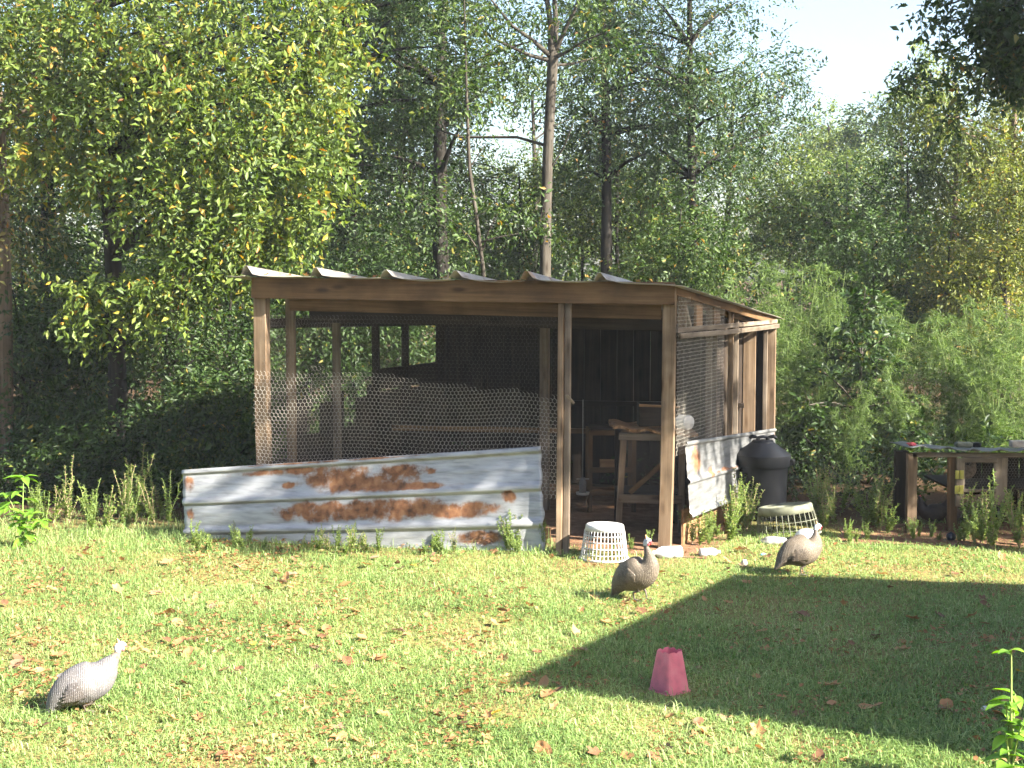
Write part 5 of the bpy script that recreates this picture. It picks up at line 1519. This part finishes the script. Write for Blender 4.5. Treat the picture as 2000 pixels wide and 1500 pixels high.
# ------------------------------------------------------------------ fallen leaves
def dead_leaf(seed, mat, L_=.11, lobes=True):
    rng = np.random.default_rng(seed)
    m_ = 14; pts = []
    for k in range(m_):
        a = 2 * math.pi * k / m_
        r = .5 * (1 + (.30 * math.cos(a * 5 + seed) if lobes else 0)) * (1 + rng.normal() * .08)
        pts.append((r * math.cos(a) * L_, r * math.sin(a) * L_ * .68))
    cu, cv = rng.uniform(3, 11), rng.uniform(-4, 7)
    hz = lambda x, y: cu * y * y + cv * x * x * .6 + rng.normal() * .003
    V = [(0, 0, .0)] + [(x * .55, y * .55, hz(x * .55, y * .55)) for x, y in pts] + [(x, y, hz(x, y)) for x, y in pts]
    F_ = []
    for k in range(m_):
        k2 = (k + 1) % m_
        F_ += [(0, 1 + k, 1 + k2), (1 + k, 1 + m_ + k, 1 + m_ + k2), (1 + k, 1 + m_ + k2, 1 + k2)]
    return mesh_np('fallen_leaf', V, F_, mat, {'v': np.full(len(V), rng.random())})
DL = {c: [dead_leaf(500 + 10 * i + k, LEAFC[c], lobes=k % 2 == 0) for k in range(4)] for i, c in enumerate(LEAFC)}
rl = random.Random(21)
shade_poly = [tuple(ground(*p).xy) for p in ((982, 1335), (1432, 1122), (2040, 1140), (2040, 1512), (1500, 1430))]
coop_np = coop_poly
words_ = {'orange': 'curled orange-brown dead leaf', 'tan': 'pale tan dead leaf', 'dark': 'dark brown dead leaf', 'yellow': 'small yellow fallen leaf'}
LAND = [(180, 1330, 'close to the pale guinea fowl'), (60, 1150, 'near the bright plant at the left edge'), (420, 1095, 'below the left end of the tin sheet'), (760, 1095, 'below the middle of the tin sheet'),
        (1040, 1100, 'below the right end of the tin sheet'), (1180, 1120, 'before the white basket'), (450, 1240, 'on the mid lawn left of centre'), (800, 1230, 'on the mid lawn near centre'), (80, 1470, 'in the lower left corner'),
        (420, 1440, 'on the lawn right of the pale guinea fowl'), (760, 1460, 'at the bottom edge left of centre'), (960, 1340, 'at the tip of the big shadow'), (1110, 1480, 'at the bottom edge near centre'), (1245, 1185, 'by the doorway guinea fowl'),
        (1310, 1360, 'beside the pink feeder'), (1450, 1480, 'at the bottom edge right of the feeder'), (1570, 1130, 'by the plump guinea fowl'), (1600, 1280, 'between the feeder and the right edge'), (1850, 1090, 'on the grass before the pen'), (1900, 1300, 'near the right picture edge'), (1880, 1460, 'by the leafy stalk')]
count = 0
while count < 285:
    px, py = rl.uniform(0, 2000), 1075 + 425 * rl.random() ** 1.25
    w_ = 1.0 if px < 1000 else .45
    if 1080 < py < 1330 and px < 1000: w_ = 1.0
    elif px < 1000: w_ = .6
    if rl.random() > w_: continue
    if mnoise.noise(Vector((px * .0045, py * .011, 3.3))) + rl.gauss(0, .22) < .02: continue
    g = ground(px, py)
    if inside(np.array([[g.x, g.y]]), coop_np)[0]: continue
    if g.y < 5.6: continue
    c = rl.choices(['orange', 'tan', 'dark', 'yellow'], (.66, .09, .22, .03))[0]
    shade = inside(np.array([[g.x, g.y]]), shade_poly)[0]
    o = link('fallen_leaf', rl.choice(DL[c]), loc=(g.x, g.y, gz(g.x, g.y) + rl.uniform(.012, .032)))
    s = rl.uniform(.42, 1.0)
    o.scale = (s, s, s); o.rotation_euler = (rl.gauss(0, .35), rl.gauss(0, .35), rl.uniform(0, 6.3))
    near = min(LAND, key=lambda q: (q[0] - px) ** 2 + (1.8 * (q[1] - py)) ** 2)[2]
    where = ('in the shadow ' if shade else 'in the sun ') + near
    grp_ = words_[c] + ' on the lawn'
    tag(o, words_[c] + ' ' + where, 'leaf', grp_)
    count += 1
rng = np.random.default_rng(9)
n = 20000
px = rng.random(n) * 2000; py = 1060 + 440 * rng.random(n) ** 1.6
patch = np.array([mnoise.noise(Vector((a * .006, b_ * .014, 5.))) for a, b_ in zip(px, py)])
k_ = (rng.random(n) < np.clip(.22 + 1.5 * patch, .02, 1)) & (rng.random(n) < np.where(px < 1000, 1., .45))
GPt = np.array([tuple(ground(a, b_)) for a, b_ in zip(px[k_], py[k_])])
GPt = GPt[~inside(GPt[:, :2], coop_np)]
GPt[:, 2] += rng.uniform(.010, .035, len(GPt)); n = len(GPt)
az = rng.random(n) * 6.28
ln = rng.uniform(.02, .05, n)
V, Ft = leaf_arrays(GPt, np.stack([np.cos(az), np.sin(az), rng.normal(0, .25, n)], 1), np.array([0, 0, 1.]) + rng.normal(size=(n, 3)) * .4, ln, ln * .6)
o = link('leaf_litter', mesh_np('leaf_litter', V, Ft, LEAFC['orange'], {'v': np.repeat(rng.random(n), 4)}))
tag(o, 'scattered brown leaf crumbs among the grass', 'leaf litter', kind='stuff')

# ------------------------------------------------------------------ thin volume added to veil the view like window glare
m = bpy.data.materials.new('glare_veil_air'); m.use_nodes = True
N, L = m.node_tree.nodes, m.node_tree.links
N.remove(N['Principled BSDF'])
pv = N.new('ShaderNodeVolumePrincipled'); pv.inputs['Color'].default_value = (.86, .92, 1., 1)
pv.inputs['Density'].default_value = .0010; pv.inputs['Anisotropy'].default_value = .2
L.new(pv.outputs[0], N['Material Output'].inputs['Volume'])
bm = bmesh.new(); add_box(bm, (0, 22, 6), (60, 60, 14.2))
o = link('glare_veil', mesh_bm('glare_veil', bm, m)); tag(o, 'thin pale volume added over the clearing to imitate window glare', 'glare_veil', kind='stuff')

# a few dead leaves caught on the roof edge
rf = random.Random(4)
for u_, t_, c in ((.02, .02, 'orange'), (.075, .03, 'dark'), (.13, .015, 'orange'), (.24, .04, 'orange'), (.30, .02, 'dark'), (.33, .03, 'orange'), (.47, .02, 'orange'), (.66, .03, 'dark'), (.93, .02, 'orange')):
    p = roof_pt(u_, t_, .012)
    o = link('fallen_leaf', rf.choice(DL[c]), loc=p)
    o.scale = (.7, .7, .7); o.rotation_euler = (rf.gauss(0, .2), rf.gauss(0, .2), rf.uniform(0, 6.3))
    tag(o, words_[c] + ' caught on the front edge of the coop roof', 'leaf', 'dead leaves on the coop roof')
